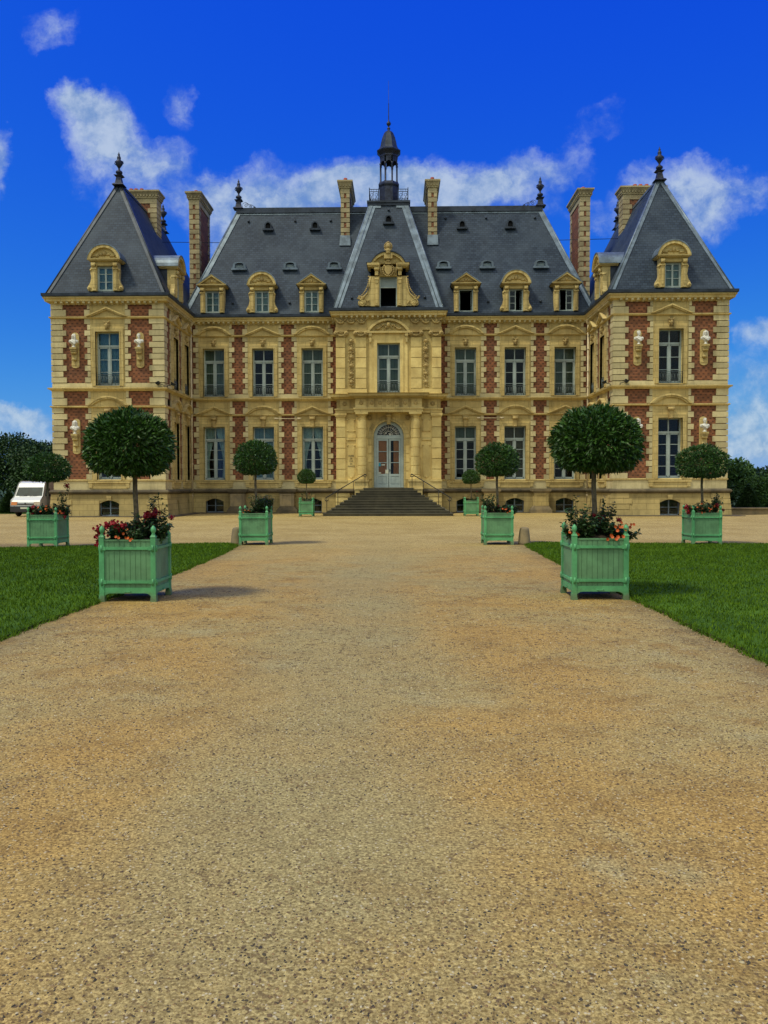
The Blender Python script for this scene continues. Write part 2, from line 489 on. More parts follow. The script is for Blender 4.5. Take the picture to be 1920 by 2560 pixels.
# ---- repeated stone pieces of a bay (local: x across, -y outwards)
def arcpts(x, z, hw, rise, n=14, t0=None):
    """segmental arc from left to right, centre x, springing z"""
    r = (hw*hw+rise*rise)/(2*rise); cz = z+rise-r; a = math.asin(min(1, hw/r))
    if rise > hw: a = PI-a
    return [(x+r*math.sin(-a+2*a*i/n), cz+r*math.cos(-a+2*a*i/n)) for i in range(n+1)]
def pediment_mesh(kind, hw, rise, name, tymp=None):
    m = MB(); m.cur = 0
    if kind == 'tri':
        o = [(-hw, 0), (0, rise), (hw, 0)]
        s = .09; k = (hw-.24)/hw
        i = [(-hw+.24, 0), (0, rise*k), (hw-.24, 0)]
        m.band(o, i, -.17, 0)
        o2 = [(-hw-.04, .0), (0, rise+.045), (hw+.04, .0)]
        m.band(o2, [(-hw+.06, .0), (0, rise*.93), (hw-.06, 0)], -.22, 0)
        m.prism([(-hw+.24, 0), (hw-.24, 0), (0, rise*k)], -.07, 0)
    else:
        o = arcpts(0, 0, hw, rise); i = arcpts(0, 0, hw-.2, rise-.12)
        m.band(o, i, -.17, 0)
        m.band(arcpts(0, 0, hw+.04, rise+.05), arcpts(0, 0, hw-.07, rise-.035), -.22, 0)
        m.prism([(p[0], p[1]) for p in reversed(i)], -.07, 0)
    return m.mesh(name, M['stone'])
PED = {('tri', 1): pediment_mesh('tri', 1.04, .44, 'triangular_pediment'), ('arc', 1): pediment_mesh('arc', 1.04, .46, 'arched_pediment')}
PEDS = {('tri', 1): pediment_mesh('tri', .8, .44, 'triangular_pediment'), ('arc', 1): pediment_mesh('arc', .8, .46, 'arched_pediment')}
def mask_mesh():
    m = MB(); rg = random.Random(3)
    m.ell((0, -.1, 0), (.085, .1, .12), 10, 8)
    m.ell((0, -.19, -.02), (.02, .03, .03), 6, 5)
    m.ell((0, -.13, -.11), (.05, .05, .07), 8, 6)
    for s in (-1, 1):
        m.ell((s*.035, -.185, .025), (.018, .014, .012), 6, 5)
        m.tube([(s*.04, -.1, .1), (s*.11, -.1, .2), (s*.17, -.09, .24)], [.035, .03, .012], 6)
        m.ell((s*.1, -.07, .03), (.05, .04, .06), 8, 6)
        m.ell((s*.09, -.06, -.1), (.04, .04, .07), 8, 6)
    m.ell((0, -.08, .14), (.07, .06, .06), 8, 6)
    m.prism([(-.11, -.2), (.11, -.2), (.14, .2), (-.14, .2)], -.05, 0)
    return m.mesh('carved_mask', M['carved'])
def console_mesh():
    m = MB()
    m.prism([(-.11, -.35), (.11, -.35), (.15, .3), (-.15, .3)], -.1, 0)
    m.prism([(-.075, -.33), (.075, -.33), (.11, .2), (-.11, .2)], -.14, -.1)
    m.tube([(-.16, -.14, .17), (.16, -.14, .17)], .085, 10)
    m.tube([(-.1, -.13, -.3), (.1, -.13, -.3)], .05, 10)
    m.box(-.18, .18, -.17, 0, .26, .33)
    return m.mesh('keystone_console', M['carved'])
MASK = mask_mesh(); CONS = console_mesh()
def surround_mesh(floor, hw, outer, short):
    """architrave, quoins and frieze of one bay on one floor"""
    z0, z1 = (Z1A, Z1B) if floor else (Z0A, Z0B)
    zb, zt, zf = (7.1, 10.5, 11.33) if floor else (1.95, 5.8, 6.7)
    m = MB(); m.cur = 0
    hole = [(-hw, hw, z0-.2, z1)]
    arch = hw+.28
    # plain slab behind the architrave, with the window hole
    m.wall(-arch, arch, zb, zt, hole, -.045, .0)
    m.box(-hw-.2, -hw, -.105, .02, zb if not floor else z0, z1+.2); m.box(hw, hw+.2, -.105, .02, zb if not floor else z0, z1+.2)
    m.box(-hw, hw, -.105, .02, z1, z1+.2)
    m.box(-hw-.055, -hw+.0, -.13, .0, z0 if floor else zb, z1+.055); m.box(hw, hw+.055, -.13, 0, z0 if floor else zb, z1+.055); m.box(-hw, hw, -.13, 0, z1, z1+.055)
    m.box(-hw-.26, -hw-.2, -.075, 0, z1-.15, z1+.27); m.box(hw+.2, hw+.26, -.075, 0, z1-.15, z1+.27); m.box(-hw-.2, hw+.2, -.075, 0, z1+.2, z1+.27)
    # reveal lining
    m.box(-hw-.03, -hw, .0, .42, z0, z1); m.box(hw, hw+.03, .0, .42, z0, z1); m.box(-hw, hw, .0, .42, z1, z1+.03)
    m.box(-hw, hw, -.12, .42, z0-.045, z0)
    # quoins
    m.cur = 1
    n = 11 if floor else 12
    hgt = (zt-zb)/n; g = .034
    for i in range(n):
        o = outer if i % 2 == 0 else short
        for s in (-1, 1):
            m.box(s*arch, s*o, -.062, 0, zb+i*hgt+g, zb+(i+1)*hgt-.004)
    # frieze zone above the ledge
    m.cur = 0
    m.box(-arch-.02, arch+.02, -.045, 0, zt+.1, zf)
    m.cur = 1
    n2 = 2; h2 = (zf-zt-.1)/n2
    for i in range(n2):
        o = outer if i % 2 == 0 else short
        for s in (-1, 1):
            m.box(s*(arch+.02), s*o, -.062, 0, zt+.1+i*h2+g, zt+.1+(i+1)*h2-.004)
    if not floor:     # apron panel below the ledge
        m.cur = 0
        m.box(-1.12 if hw > .5 else -.8, 1.12 if hw > .5 else .8, -.14, 0, 1.80, 1.88)
        q = .98 if hw > .5 else .7
        m.box(-q, q, -.085, 0, 1.5, 1.8); m.box(-q-.1, -q+.08, -.12, 0, 1.55, 1.8); m.box(q-.08, q+.1, -.12, 0, 1.55, 1.8)
    return m.mesh('window_surround', [M['stone'], M['stone_pale']])
SUR = {(f, k): surround_mesh(f, .64 if k else .5, 1.23 if k else .92, 1.08 if k else .84) for f in (0, 1) for k in (0, 1)}

# styles per bay: (ground, first)
STYLE = {('pav', -XPC): ('open', 'blind_cool'), ('pav', XPC): ('open', 'open'),
         ('main', -10.45): ('curtain', 'blind'), ('main', -7.5): ('blind_cool', 'open'), ('main', -4.56): ('curtain', 'blind'),
         ('main', 4.56): ('halfblind', 'blind'), ('main', 7.5): ('board', 'open'), ('main', 10.45): ('open', 'blind')}
BASEH = .86
def basement_win():
    m = MB(); w = .54
    m.box(-w, -w+.05, -.03, .03, 0, BASEH); m.box(w-.05, w, -.03, .03, 0, BASEH); m.box(-w, w, -.03, .03, 0, .06)
    m.box(-.03, .03, -.035, .03, 0, BASEH); m.box(-w, w, -.02, .02, .40, .43); m.box(-w, w, -.03, .03, BASEH-.03, BASEH)
    g = MB(); g.box(-w+.04, w-.04, -.004, .004, .05, BASEH-.02)
    return m.mesh('basement_window', M['zinc']), g.mesh('pane', M['glass'])
BWN = basement_win()
def slit_win():
    m = MB(); w = .17
    m.box(-w, -w+.03, -.03, .03, 0, .85); m.box(w-.03, w, -.03, .03, 0, .85); m.box(-w, w, -.03, .03, 0, .05); m.box(-w, w, -.03, .03, .40, .43)
    return m.mesh('basement_slit', M['zinc_dark'])
SLW = slit_win()

def plf(z): return -(.22 - .11*min(1, max(0, z)/1.22))
for kind, loc, rz, x0, x1, bays in FAC:
    hw = .5 if kind == 'side' else .64
    bw = .17 if kind == 'side' else .54
    holes = []
    for b in bays:
        holes += [(b-hw-.03, b+hw+.03, Z1A, Z1B+.03), (b-hw-.03, b+hw+.03, Z0A, Z0B+.03), (b-bw-.02, b+bw+.02, .04, BASEH+.06)]
    m = MB(); m.wall(x0 if kind != 'side' else x0+.0, x1, 0, 11.6, holes, 0, .45)
    W('brick_wall', m, M['brick'], None, loc, rz)
    # stone bands
    m = MB()
    e0 = e1 = 0
    if kind == 'pav': e0 = e1 = .045
    m.wall(x0-e0, x1+e1, 1.4, 1.95, [], -.045, 0)
    W('stone_band', m, M['stone_pale'], None, loc, rz); m = MB()
    m.wall(x0-e0, x1+e1, 6.8, 7.1, [(b-hw, b+hw, 6.95, 8) for b in bays], -.045, 0)
    W('stone_band', m, M['stone_pale'], None, loc, rz)
    # battered plinth with basement openings
    m = MB()
    e = .0
    if kind == 'pav': e = .14
    hb = [(b-bw, b+bw, .04, BASEH) for b in bays]
    m.wall(x0-e, x1+e, 0, 1.24, hb, plf, 0)
    for b in bays:           # segmental heads and little keystones
        top = .17
        for s in (-1, 1):
            pts = [(b+s*bw, BASEH), (b+s*bw, BASEH-top)]
            n = 8
            arc = [(b+s*bw*(1-i/n), BASEH-top + top*(1-((1-i/n))**2)**.5 if False else BASEH-top*((1-i/n)**2)) for i in range(1, n+1)]
            poly = pts + arc
            if s > 0: poly = list(reversed(poly))
            m.prism(poly, -.13, .0)
        m.prism([(b-.1, BASEH+.02), (b+.1, BASEH+.02), (b+.14, BASEH+.26), (b-.14, BASEH+.26)], -.2, -.1) if kind != 'side' else None
        m.box(b-bw, b-bw-.04, 0, .3, .04, BASEH) if False else None
    W('plinth', m, M['plinth'], None, loc, rz)
    c, s = math.cos(rz), math.sin(rz)
    def wl(x, y, z): return (loc[0]+c*x-s*y, loc[1]+s*x+c*y, z)
    for i, b in enumerate(bays):
        wd = 1 if kind != 'side' else 0
        for f in (0, 1):
            W('window_surround', SUR[(f, wd)], None, None, wl(b, 0, 0), rz)
            if kind == 'main':
                tri = (i % 2 == 1) if f else (i % 2 == 0)
            else: tri = bool(f)
            P = PED if wd else PEDS
            W('pediment', P[('tri' if tri else 'arc', 1)], None, None, wl(b, -.045, 10.6 if f else 5.9), rz)
            if f: W('carved_mask', MASK, None, None, wl(b, -.07, 10.12), rz)
            else: W('keystone_console', CONS, None, None, wl(b, -.08, 5.45), rz)
        st = STYLE.get((kind, b), ('open', 'open'))
        put_window(loc, rz, b, Z0A, 2*hw, Z0B-Z0A, .74, 4, st[0])
        put_window(loc, rz, b, Z1A, 2*hw, Z1B-Z1A, .72, 3, st[1], rail=True)
        if kind == 'side': W('basement_slit', SLW, None, None, wl(b, .12, .04), rz)
        else:
            o = W('basement_window', BWN[0], None, None, wl(b, .1, .04), rz); link('pane', BWN[1], o)

# pavilion corner quoins (three visible corners each side) : alternate long and short on both faces
def corner_quoins(px, py, sx, name='corner_quoins'):
    m = MB(); g = .02
    def course(z0, z1, i, t):
        z0 += .012
        a, b2 = (.74, .46) if i % 2 == 0 else (.56, .62)
        # front face slab wraps the corner
        xa, xb = (px + sx*t, px - sx*a)
        m.box(xa, xb, py-t, py, z0+g, z1-.004)
        m.box(px, px+sx*t, py, py+b2, z0+g, z1-.004)
    for zb, zt, n in ((7.1, 10.5, 11), (1.95, 5.8, 12), (5.9, 6.7, 2), (10.6, 11.33, 2)):
        h = (zt-zb)/n
        for i in range(n): course(zb+i*h, zb+(i+1)*h, i, .07)
        W(name, m, M['stone_pale']); m = MB()
    m = MB()
    for i in range(4):
        z0 = .06+i*.29; z1 = z0+.265
        a = .95 if i % 2 == 0 else .8
        ta, tb = .26-.11*z0/1.22, .26-.11*z1/1.22
        for (lo, hi, ty0, ty1) in ((0, 0, 0, 0),):
            vs = []
            for z, t in ((z0, ta), (z1, tb)):
                vs += [(px+sx*t, py-t, z), (px-sx*a, py-t, z), (px-sx*a, py, z), (px+sx*t, py+.5, z)]
            m.add(vs, [(0,1,2,3), (4,7,6,5), (0,4,5,1), (1,5,6,2), (2,6,7,3), (3,7,4,0)])
    W('plinth_quoins', m, M['plinth'])
for px, sx in ((-XP1, -1), (-XP0, 1), (XP0, -1), (XP1, 1)): corner_quoins(px, YP, sx)

# outer side and rear walls, ceiling
m = MB(); m.box(-XP1, -XP1+.45, YP+.45, YB-.45, 0, 11.6); m.box(XP1-.45, XP1, YP+.45, YB-.45, 0, 11.6); m.box(-XP1, XP1, YB-.45, YB, 0, 11.6)
W('rear_wall', m, M['brick'])
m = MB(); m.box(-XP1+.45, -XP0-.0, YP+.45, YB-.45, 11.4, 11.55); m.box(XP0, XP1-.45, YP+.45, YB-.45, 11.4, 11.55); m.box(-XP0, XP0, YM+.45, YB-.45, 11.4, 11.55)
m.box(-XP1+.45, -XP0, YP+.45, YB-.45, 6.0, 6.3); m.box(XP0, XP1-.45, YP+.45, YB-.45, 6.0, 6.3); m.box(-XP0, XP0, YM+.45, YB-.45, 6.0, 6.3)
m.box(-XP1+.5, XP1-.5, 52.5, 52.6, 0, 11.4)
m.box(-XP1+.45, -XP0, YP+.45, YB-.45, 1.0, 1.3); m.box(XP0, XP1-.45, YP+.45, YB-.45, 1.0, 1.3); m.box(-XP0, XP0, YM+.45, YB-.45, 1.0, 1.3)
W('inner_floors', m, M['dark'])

# ---- horizontal mouldings, by wing
def mould(name, prof, mat, wings=WINGS, **kw):
    for nm, a, b in wings:
        m = MB(); sweep(m, prof, PATH, a, b); W(name, m, mat)
NOC = [w for w in WINGS if w[0] != 'centre']
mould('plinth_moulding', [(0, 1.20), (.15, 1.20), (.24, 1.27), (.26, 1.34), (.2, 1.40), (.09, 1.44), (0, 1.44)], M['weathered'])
mould('sill_course', [(0, 1.90), (.09, 1.90), (.1, 1.96), (0, 1.99)], M['stone'], NOC)
mould('string_course', [(0, 6.68), (.09, 6.68), (.13, 6.73), (.22, 6.77), (.24, 6.84), (.07, 6.87), (0, 6.87)], M['stone'], NOC)
mould('ledge_course', [(0, 5.79), (.08, 5.79), (.15, 5.84), (.15, 5.895), (0, 5.905)], M['stone'], NOC)
mould('ledge_course', [(0, 10.49), (.08, 10.49), (.15, 10.54), (.15, 10.595), (0, 10.605)], M['stone'], NOC)
mould('cornice', [(0, 11.24), (.05, 11.24), (.08, 11.31), (.11, 11.34), (.29, 11.37), (.31, 11.47), (.37, 11.53), (.37, 11.59), (0, 11.59)], M['stone'])
mould('gutter', [(0, 11.595), (.37, 11.595), (.42, 11.63), (.43, 11.78), (.38, 11.79), (.24, 11.76), (0, 11.76)], M['zinc_dark'])
for nm, a, b in WINGS:      # modillions
    m = MB()
    for i in range(a, b):
        (ax, ay), (bx, by) = PATH[i], PATH[i+1]
        ln = math.hypot(bx-ax, by-ay)
        if by > 55 or ay > 55: 
            if ln > 10: continue
        d = ((bx-ax)/ln, (by-ay)/ln); nn = (d[1], -d[0])
        s0, s1 = .0, ln
        cnt = max(1, int(round(ln/.30)))
        for k in range(cnt+1):
            t = ln*k/cnt
            cx, cy = ax+d[0]*t, ay+d[1]*t
            if k in (0, cnt): continue
            m.T = Matrix.Translation((cx, cy, 0)) @ Matrix.Rotation(math.atan2(d[1], d[0]), 4, 'Z')
            m.box(-.06, .06, -.27, -.07, 11.275, 11.369)
            m.box(-.05, .05, -.13, -.04, 11.215, 11.275)
            m.T = None
    if m.v: W('modillions', m, M['stone_pale'])
# dark drainage strip and kerb round the foot of the house
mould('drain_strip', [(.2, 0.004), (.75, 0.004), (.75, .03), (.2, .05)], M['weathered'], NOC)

# ------------------------------------------------------------------ central avant-corps
m = MB()
m.wall(-XC, XC, 0, 11.6, [(-.66, .66, 6.95, 9.83), (-.9, .9, 1.5, 5.40)], 0, .45)
for s in (-1, 1): m.box(s*XC, s*(XC-.45), .45, 1.6, 0, 11.6)
ar = [( .9*math.cos(t*PI/2/10), 4.48+.9*math.sin(t*PI/2/10)) for t in range(11)]
m.prism([(.9, 5.40)] + [(p[0], p[1]) for p in reversed(ar)][0:0] + list(reversed([(p[0], p[1]) for p in ar])) , .002, .449)
m.prism(list(reversed([(-.9, 5.40)] + list(reversed([(-p[0], p[1]) for p in ar])))), .002, .449)
W('stone_wall', m, M['stone_gold'], None, (0, YC, 0))
# rusticated blocks
def blocks(x0, x1, z0, z1, n, t):
    h = (z1-z0)/n
    for s in (-1, 1):
        m = MB()
        for i in range(n): m.box(s*x0, s*x1, -t, 0, z0+i*h+.035, z0+(i+1)*h)
        W('rusticated_pilaster', m, M['stone_gold'], None, (0, YC, 0))
blocks(2.5, 3.03, 7.2, 10.15, 5, .09); blocks(1.28, 1.9, 7.2, 10.15, 5, .09)
blocks(2.5, 3.03, 1.95, 5.6, 6, .09); blocks(.96, 1.2, 1.95, 4.45, 5, .05); blocks(1.2, 1.9, 1.95, 5.6, 6, .05)
blocks(2.25, 3.06, .08, 1.24, 4, .13)
for s in (-1, 1):
    m = MB(); m.box(s*1.24, s*3.04, -.11, 0, 7.0, 7.2); m.box(s*1.2, s*3.06, -.14, 0, 6.88, 7.0); W('pilaster_base', m, M['stone_gold'], None, (0, YC, 0))
    m = MB(); m.box(s*1.95, s*3.05, -.12, 0, 1.45, 1.95); m.box(s*2.4, s*3.08, -.16, 0, 1.86, 1.98); W('pilaster_base', m, M['stone_gold'], None, (0, YC, 0))
    m = MB(); m.box(s*2.45, s*3.08, -.15, 0, 5.6, 5.68); m.box(s*2.42, s*3.1, -.18, 0, 5.68, 5.8); W('pilaster_capital', m, M['stone_gold'], None, (0, YC, 0))
m = MB()
for s in (-1, 1):
    m.box(s*.66, s*.86, -.1, 0, 6.95, 10.05)
    m.box(s*.86, s*1.1, -.06, 0, 6.95, 10.3)
m.box(-.66, .66, -.1, 0, 9.83, 10.05)
m.box(-1.15, 1.15, -.07, 0, 10.05, 10.38)
m.box(-1.1, 1.1, -.05, 0, 6.885, 6.95); m.box(-.66, .66, -.12, .3, 6.9, 6.95)
W('window_surround', m, M['stone_gold'], None, (0, YC, 0))
put_window((0, YC, 0), 0, 0, 6.95, 1.32, 2.88, .74, 3, 'blind', rail=True)
# entablature between the floors
P2 = [(-XC, YM), (-XC, YC-.05), (-1.9, YC-.05), (-1.9, YC-.62), (1.9, YC-.62), (1.9, YC-.05), (XC, YC-.05), (XC, YM)]
m = MB()
sweep(m, [(0, 6.62), (.12, 6.62), (.2, 6.68), (.34, 6.72), (.36, 6.82), (.42, 6.88), (0, 6.885)], P2, 0, 7)
sweep(m, [(-.05, 5.82), (.06, 5.82), (.08, 5.98), (.12, 6.0), (.12, 6.06), (.02, 6.07), (-.05, 6.07)], P2, 0, 7)
m.box(-XC, XC, YC-.05, YC, 5.8, 6.88); m.box(-1.9, 1.9, YC-.62, YC-.05, 5.82, 6.88)
W('entablature', m, M['stone'])
m = MB()
for x in [-.95, -.48, 0, .48, .95, -1.55, 1.55]:
    m.lathe(0, 0, [(.11, 0), (.11, .03), (.07, .05), (.04, .04)], 14)
    k = len(m.v)-56
    for q in range(k, len(m.v)):
        vx, vy, vz = m.v[q]; m.v[q] = (x+vx, -.62-vz, 6.35+vy)
for x in [-2.55, 2.55]:
    m.lathe(0, 0, [(.12, 0), (.12, .03), (.07, .05), (.04, .04)], 14)
    k = len(m.v)-56
    for q in range(k, len(m.v)):
        vx, vy, vz = m.v[q]; m.v[q] = (x+vx, -.05-vz, 6.35+vy)
for s in (-1, 1):
    for x in (.24, .72, 1.2):
        for dx in (-.07, 0, .07): m.box(s*x+dx-.02, s*x+dx+.02, -.645, -.62, 6.12, 6.55)
    for dx in (-.07, 0, .07):
        m.box(s*2.9+dx-.02, s*2.9+dx+.02, -.075, -.05, 6.12, 6.55); m.box(s*2.2+dx-.02, s*2.2+dx+.02, -.075, -.05, 6.12, 6.55)
W('frieze_carving', m, M['carved'], None, (0, YC, 0))
# banded columns on pedestals
m = MB(); prof = [(.33, 0), (.33, .1), (.29, .12), (.31, .2), (.25, .24)]
z = .24
for i in range(6):
    prof += [(.24, z+.0), (.24, z+.05), (.262, z+.06), (.262, z+.55)]; z += .56
prof += [(.22, z+.02), (.22, z+.16), (.26, z+.18), (.22, z+.22), (.30, z+.34), (.31, z+.36)]
H = z+.36; sc_ = (5.82-1.98-.12)/H
prof = [(r, h*sc_) for r, h in prof]
m.lathe(0, 0, prof, 28, False); zt = prof[-1][1]; m.box(-.36, .36, -.36, .36, zt, zt+.12)
cm = m.mesh('banded_column', M['stone_gold'])
for s in (-1, 1): W('banded_column', cm, None, None, (s*1.53, YC-.36, 1.98))
m = MB(); m.box(-.38, .38, -.72, .0, .0, 1.86); m.box(-.43, .43, -.78, 0, 1.86, 1.98); m.box(-.42, .42, -.76, 0, 1.42, 1.52)
pm = m.mesh('column_pedestal', M['stone'])
for s in (-1, 1): W('column_pedestal', pm, None, None, (s*1.55, YC, 0))
# archivolt, keystone
m = MB()
o = [(.98*math.cos(PI*(1-t/16)), 4.48+.98*math.sin(PI*(1-t/16))) for t in range(17)]
i_ = [(.87*math.cos(PI*(1-t/16)), 4.48+.87*math.sin(PI*(1-t/16))) for t in range(17)]
m.band(o, i_, -.07, .2)
for s in (-1, 1): m.box(s*.87, s*.98, -.07, .2, 1.5, 4.48); m.box(s*.98, s*1.24, -.09, 0, 4.38, 4.5)
for t in range(9):
    a = PI*(t+.5)/9
    if t == 4: continue
    c_, s_ = math.cos(a), math.sin(a)
    q = .42
    poly = [(1.0*math.cos(a+.16), 4.48+1.0*math.sin(a+.16)), (1.0*math.cos(a-.16), 4.48+1.0*math.sin(a-.16)), (1.2*math.cos(a-.16), 4.48+1.2*math.sin(a-.16)), (1.2*math.cos(a+.16), 4.48+1.2*math.sin(a+.16))]
    m.prism(poly, -.035, 0)
W('door_arch', m, M['stone'], None, (0, YC, 0))
W('keystone_console', CONS, None, None, (0, YC-.1, 5.5), 0)
# carved roundels in the spandrels
m = MB()
for s in (-1, 1):
    m.ell((s*1.1, -.03, 5.55), (.13, .06, .13), 12, 6)
    for k in range(8): m.ell((s*1.1+.12*math.cos(k*PI/4), -.05, 5.55+.12*math.sin(k*PI/4)), (.035, .03, .035), 6, 4)
W('roundel', m, M['carved'], None, (0, YC, 0))
# tablets with lettering
def rrect(cx, z0, z1, hw, n=8):
    pts = [(cx-hw, z1), (cx-hw, z0+hw)]
    pts += [(cx-hw*math.cos(PI*k/n), z0+hw-hw*math.sin(PI*k/n)) for k in range(1, n)]
    return pts + [(cx+hw, z0+hw), (cx+hw, z1)]
for s in (-1, 1):
    m = MB(); x = s*2.17
    m.prism(list(rrect(0, 2.1, 4.0, .2)), -.03, 0)
    m.box(-.2, .2, -.035, 0, 4.75, 5.45); m.box(-.26, .26, -.07, 0, 4.25, 4.33); m.box(-.24, .24, -.05, 0, 4.33, 4.42)
    for (a, b) in ((-.2, 4.78), (.2, 4.78), (-.2, 5.42), (.2, 5.42), (-.2, 3.95), (.2, 3.95), (0, 2.1)):
        m.ell((a, -.03, b), (.05, .04, .05), 8, 5)
    o = W('inscription_tablet', m, M['stone_gold'], None, (x, YC, 0))
    if s < 0:
        for k, t in enumerate(('MUSEE', 'DE', "L'ILE", 'DE', 'FRANCE')):
            cu = bpy.data.curves.new('lettering', 'FONT'); cu.body = t; cu.size = .135; cu.align_x = 'CENTER'; cu.extrude = .004
            to = bpy.data.objects.new('lettering', cu)
            me = bpy.data.meshes.new_from_object(to); bpy.data.objects.remove(to); bpy.data.curves.remove(cu)
            me.materials.clear(); me.materials.append(M['weathered'])
            for v in me.vertices:
                a, b, c_ = v.co; v.co = (a*.78, -.034-c_, 3.30-k*.15+b)
            link('lettering', me, o)
# upper storey: pediment, consoles, capitals, garlands, swags
m = MB()
m.box(-1.25, 1.25, -.22, 0, 10.38, 10.48)
m.band(arcpts(0, 10.48, 1.25, .72), arcpts(0, 10.48, 1.08, .60), -.22, 0)
m.prism(list(reversed(arcpts(0, 10.48, 1.08, .60))), -.06, 0)
for s in (-1, 1): m.box(s*.95, s*1.13, -.2, 0, 10.2, 10.38); m.box(s*.98, s*1.1, -.16, 0, 9.85, 10.2)
W('arched_pediment', m, M['stone'], None, (0, YC, 0))
rg = random.Random(11)
def foliage_lumps(m, x0, x1, z0, z1, n, r, d=-.08):
    for i in range(n):
        x = rg.uniform(x0, x1); z = rg.uniform(z0, z1); q = r*rg.uniform(.6, 1.3)
        m.ell((x, d, z), (q, .05, q*rg.uniform(.6, 1.1)), 6, 4)
m = MB()
m.ell((0, -.16, 10.85), (.1, .1, .14), 10, 8); m.ell((0, -.26, 10.83), (.02, .03, .03), 6, 4)
for s in (-1, 1):
    for k in range(9):
        t = k/8
        m.ell((s*(.15+.55*t), -.1, 10.72+.22*math.sin(t*5)*(1-t)-.08*t), (.075, .06, .06), 7, 5)
    m.tube([(s*(.14+.1*math.sin(q*.9))*(1), -.12, 11.0+.03*q) for q in range(5)], .035, 6)
foliage_lumps(m, -.35, .35, 10.56, 10.75, 14, .05)
foliage_lumps(m, -.28, .28, 10.98, 11.24, 14, .05, -.12)
W('pediment_carving', m, M['carved'], None, (0, YC, 0))
for s in (-1, 1):
    m = MB()
    m.T = Matrix.Translation((s*2.15, 0, 0))
    z = 10.05; m.tube([(0, -.05, 7.4), (0, -.05, z)], .03, 5)
    for k in range(6):
        zc = z-.1-k*.47
        m.ell((0, -.1, zc), (.1, .08, .1), 8, 6)
        for q in range(9):
            a = q*2*PI/9
            m.ell((.12*math.cos(a), -.07, zc+.13*math.sin(a)), (.05, .045, .05), 6, 4)
        foliage_lumps(m, -.15, .15, zc-.32, zc-.14, 9, .04)
    W('garland', m, M['carved'], None, (0, YC, 0))
    m = MB()                                  # capitals and swag frieze
    for xa, xb in ((1.28, 1.9), (2.42, 3.03)):
        xm = (xa+xb)/2; hw = (xb-xa)/2
        m.box(s*xa-s*.05, s*xb+s*.05, -.17, 0, 10.48, 10.56); m.box(s*xa, s*xb, -.13, 0, 10.18, 10.48)
        for e in (-1, 1):
            m.tube([(s*xm+e*hw, -.2, 10.36), (s*xm+e*hw, 0, 10.36)], .13, 12)
            m.tube([(s*xm+e*hw+.07*math.cos(q*.7)*(1-q/14), -.21, 10.36+.07*math.sin(q*.7)*(1-q/14)) for q in range(12)], .018, 5)
        m.tube([(s*xm-hw, -.16, 10.46), (s*xm, -.17, 10.42), (s*xm+hw, -.16, 10.46)], .035, 6)
        m.tube([(s*xm-hw*.7, -.15, 10.3), (s*xm, -.17, 10.22), (s*xm+hw*.7, -.15, 10.3)], .035, 6)
    m.box(s*1.25, s*3.06, -.1, 0, 10.56, 10.72); m.box(s*1.25, s*3.03, -.07, 0, 10.72, 11.32)
    for k in range(3):
        xc = s*(1.55+k*.6)
        m.tube([(xc+.24*math.cos(PI+q*PI/8), -.12, 11.18+.22*math.sin(PI+q*PI/8)) for q in range(9)], [.02,.035,.05,.055,.06,.055,.05,.035,.02], 6)
        m.ell((xc, -.11, 11.1), (.08, .06, .09), 8, 6); m.ell((xc+s*.3, -.1, 11.18), (.05, .05, .1), 7, 5)
        m.ell((xc-s*.27, -.1, 11.18), (.04, .05, .08), 7, 5)
    W('capitals', m, M['carved'], None, (0, YC, 0))

# entrance door
m = MB()                                    # fixed frame
DW = .86; D0 = 1.52; SP = 4.48
for s in (-1, 1): m.box(s*DW, s*(DW-.16), -.05, .05, D0, SP)
m.band([(DW*math.cos(PI*(1-t/18)), SP+DW*math.sin(PI*(1-t/18))) for t in range(19)], [(.68*math.cos(PI*(1-t/18)), SP+.68*math.sin(PI*(1-t/18))) for t in range(19)], -.05, .05)
m.box(-.70, .70, -.07, .05, SP-.14, SP+.0); m.box(-.7, .7, -.05, .05, SP, SP+.06)
frame = W('door_frame', m, M['frame'], None, (0, YC+.2, 0))
m = MB()
for k in range(13):
    a = PI*k/12
    m.tube([(.2*math.cos(a), 0, SP+.06+.2*math.sin(a)), (.69*math.cos(a), 0, SP+.06+.62*math.sin(a))], .011, 4)
for rr in (.22, .45): m.tube([(rr*math.cos(PI*t/14), 0, SP+.06+rr*math.sin(PI*t/14)) for t in range(15)], .011, 4)
for k in range(12):
    a = PI*(k+.5)/12
    m.tube([(.55*math.cos(a)+.05*math.cos(q*PI/3), 0, SP+.06+.5*math.sin(a)+.05*math.sin(q*PI/3)) for q in range(7)], .008, 4)
foliage_lumps(m, -.2, .2, SP+.08, SP+.2, 9, .035, 0)
link('fanlight_ironwork', m.mesh('fanlight_ironwork', M['marble']), frame)
m = MB(); m.prism([(.69, SP+.05)] + [(.69*math.cos(PI*t/16), SP+.06+.64*math.sin(PI*t/16)) for t in range(1, 16)] + [(-.69, SP+.05)], .03, .035)
link('pane', m.mesh('pane', M['glass']), frame)
m = MB(); m.box(-.7, .7, .15, .17, SP, 5.3)
link('dark_backing', m.mesh('dark_backing', M['dark']), frame)
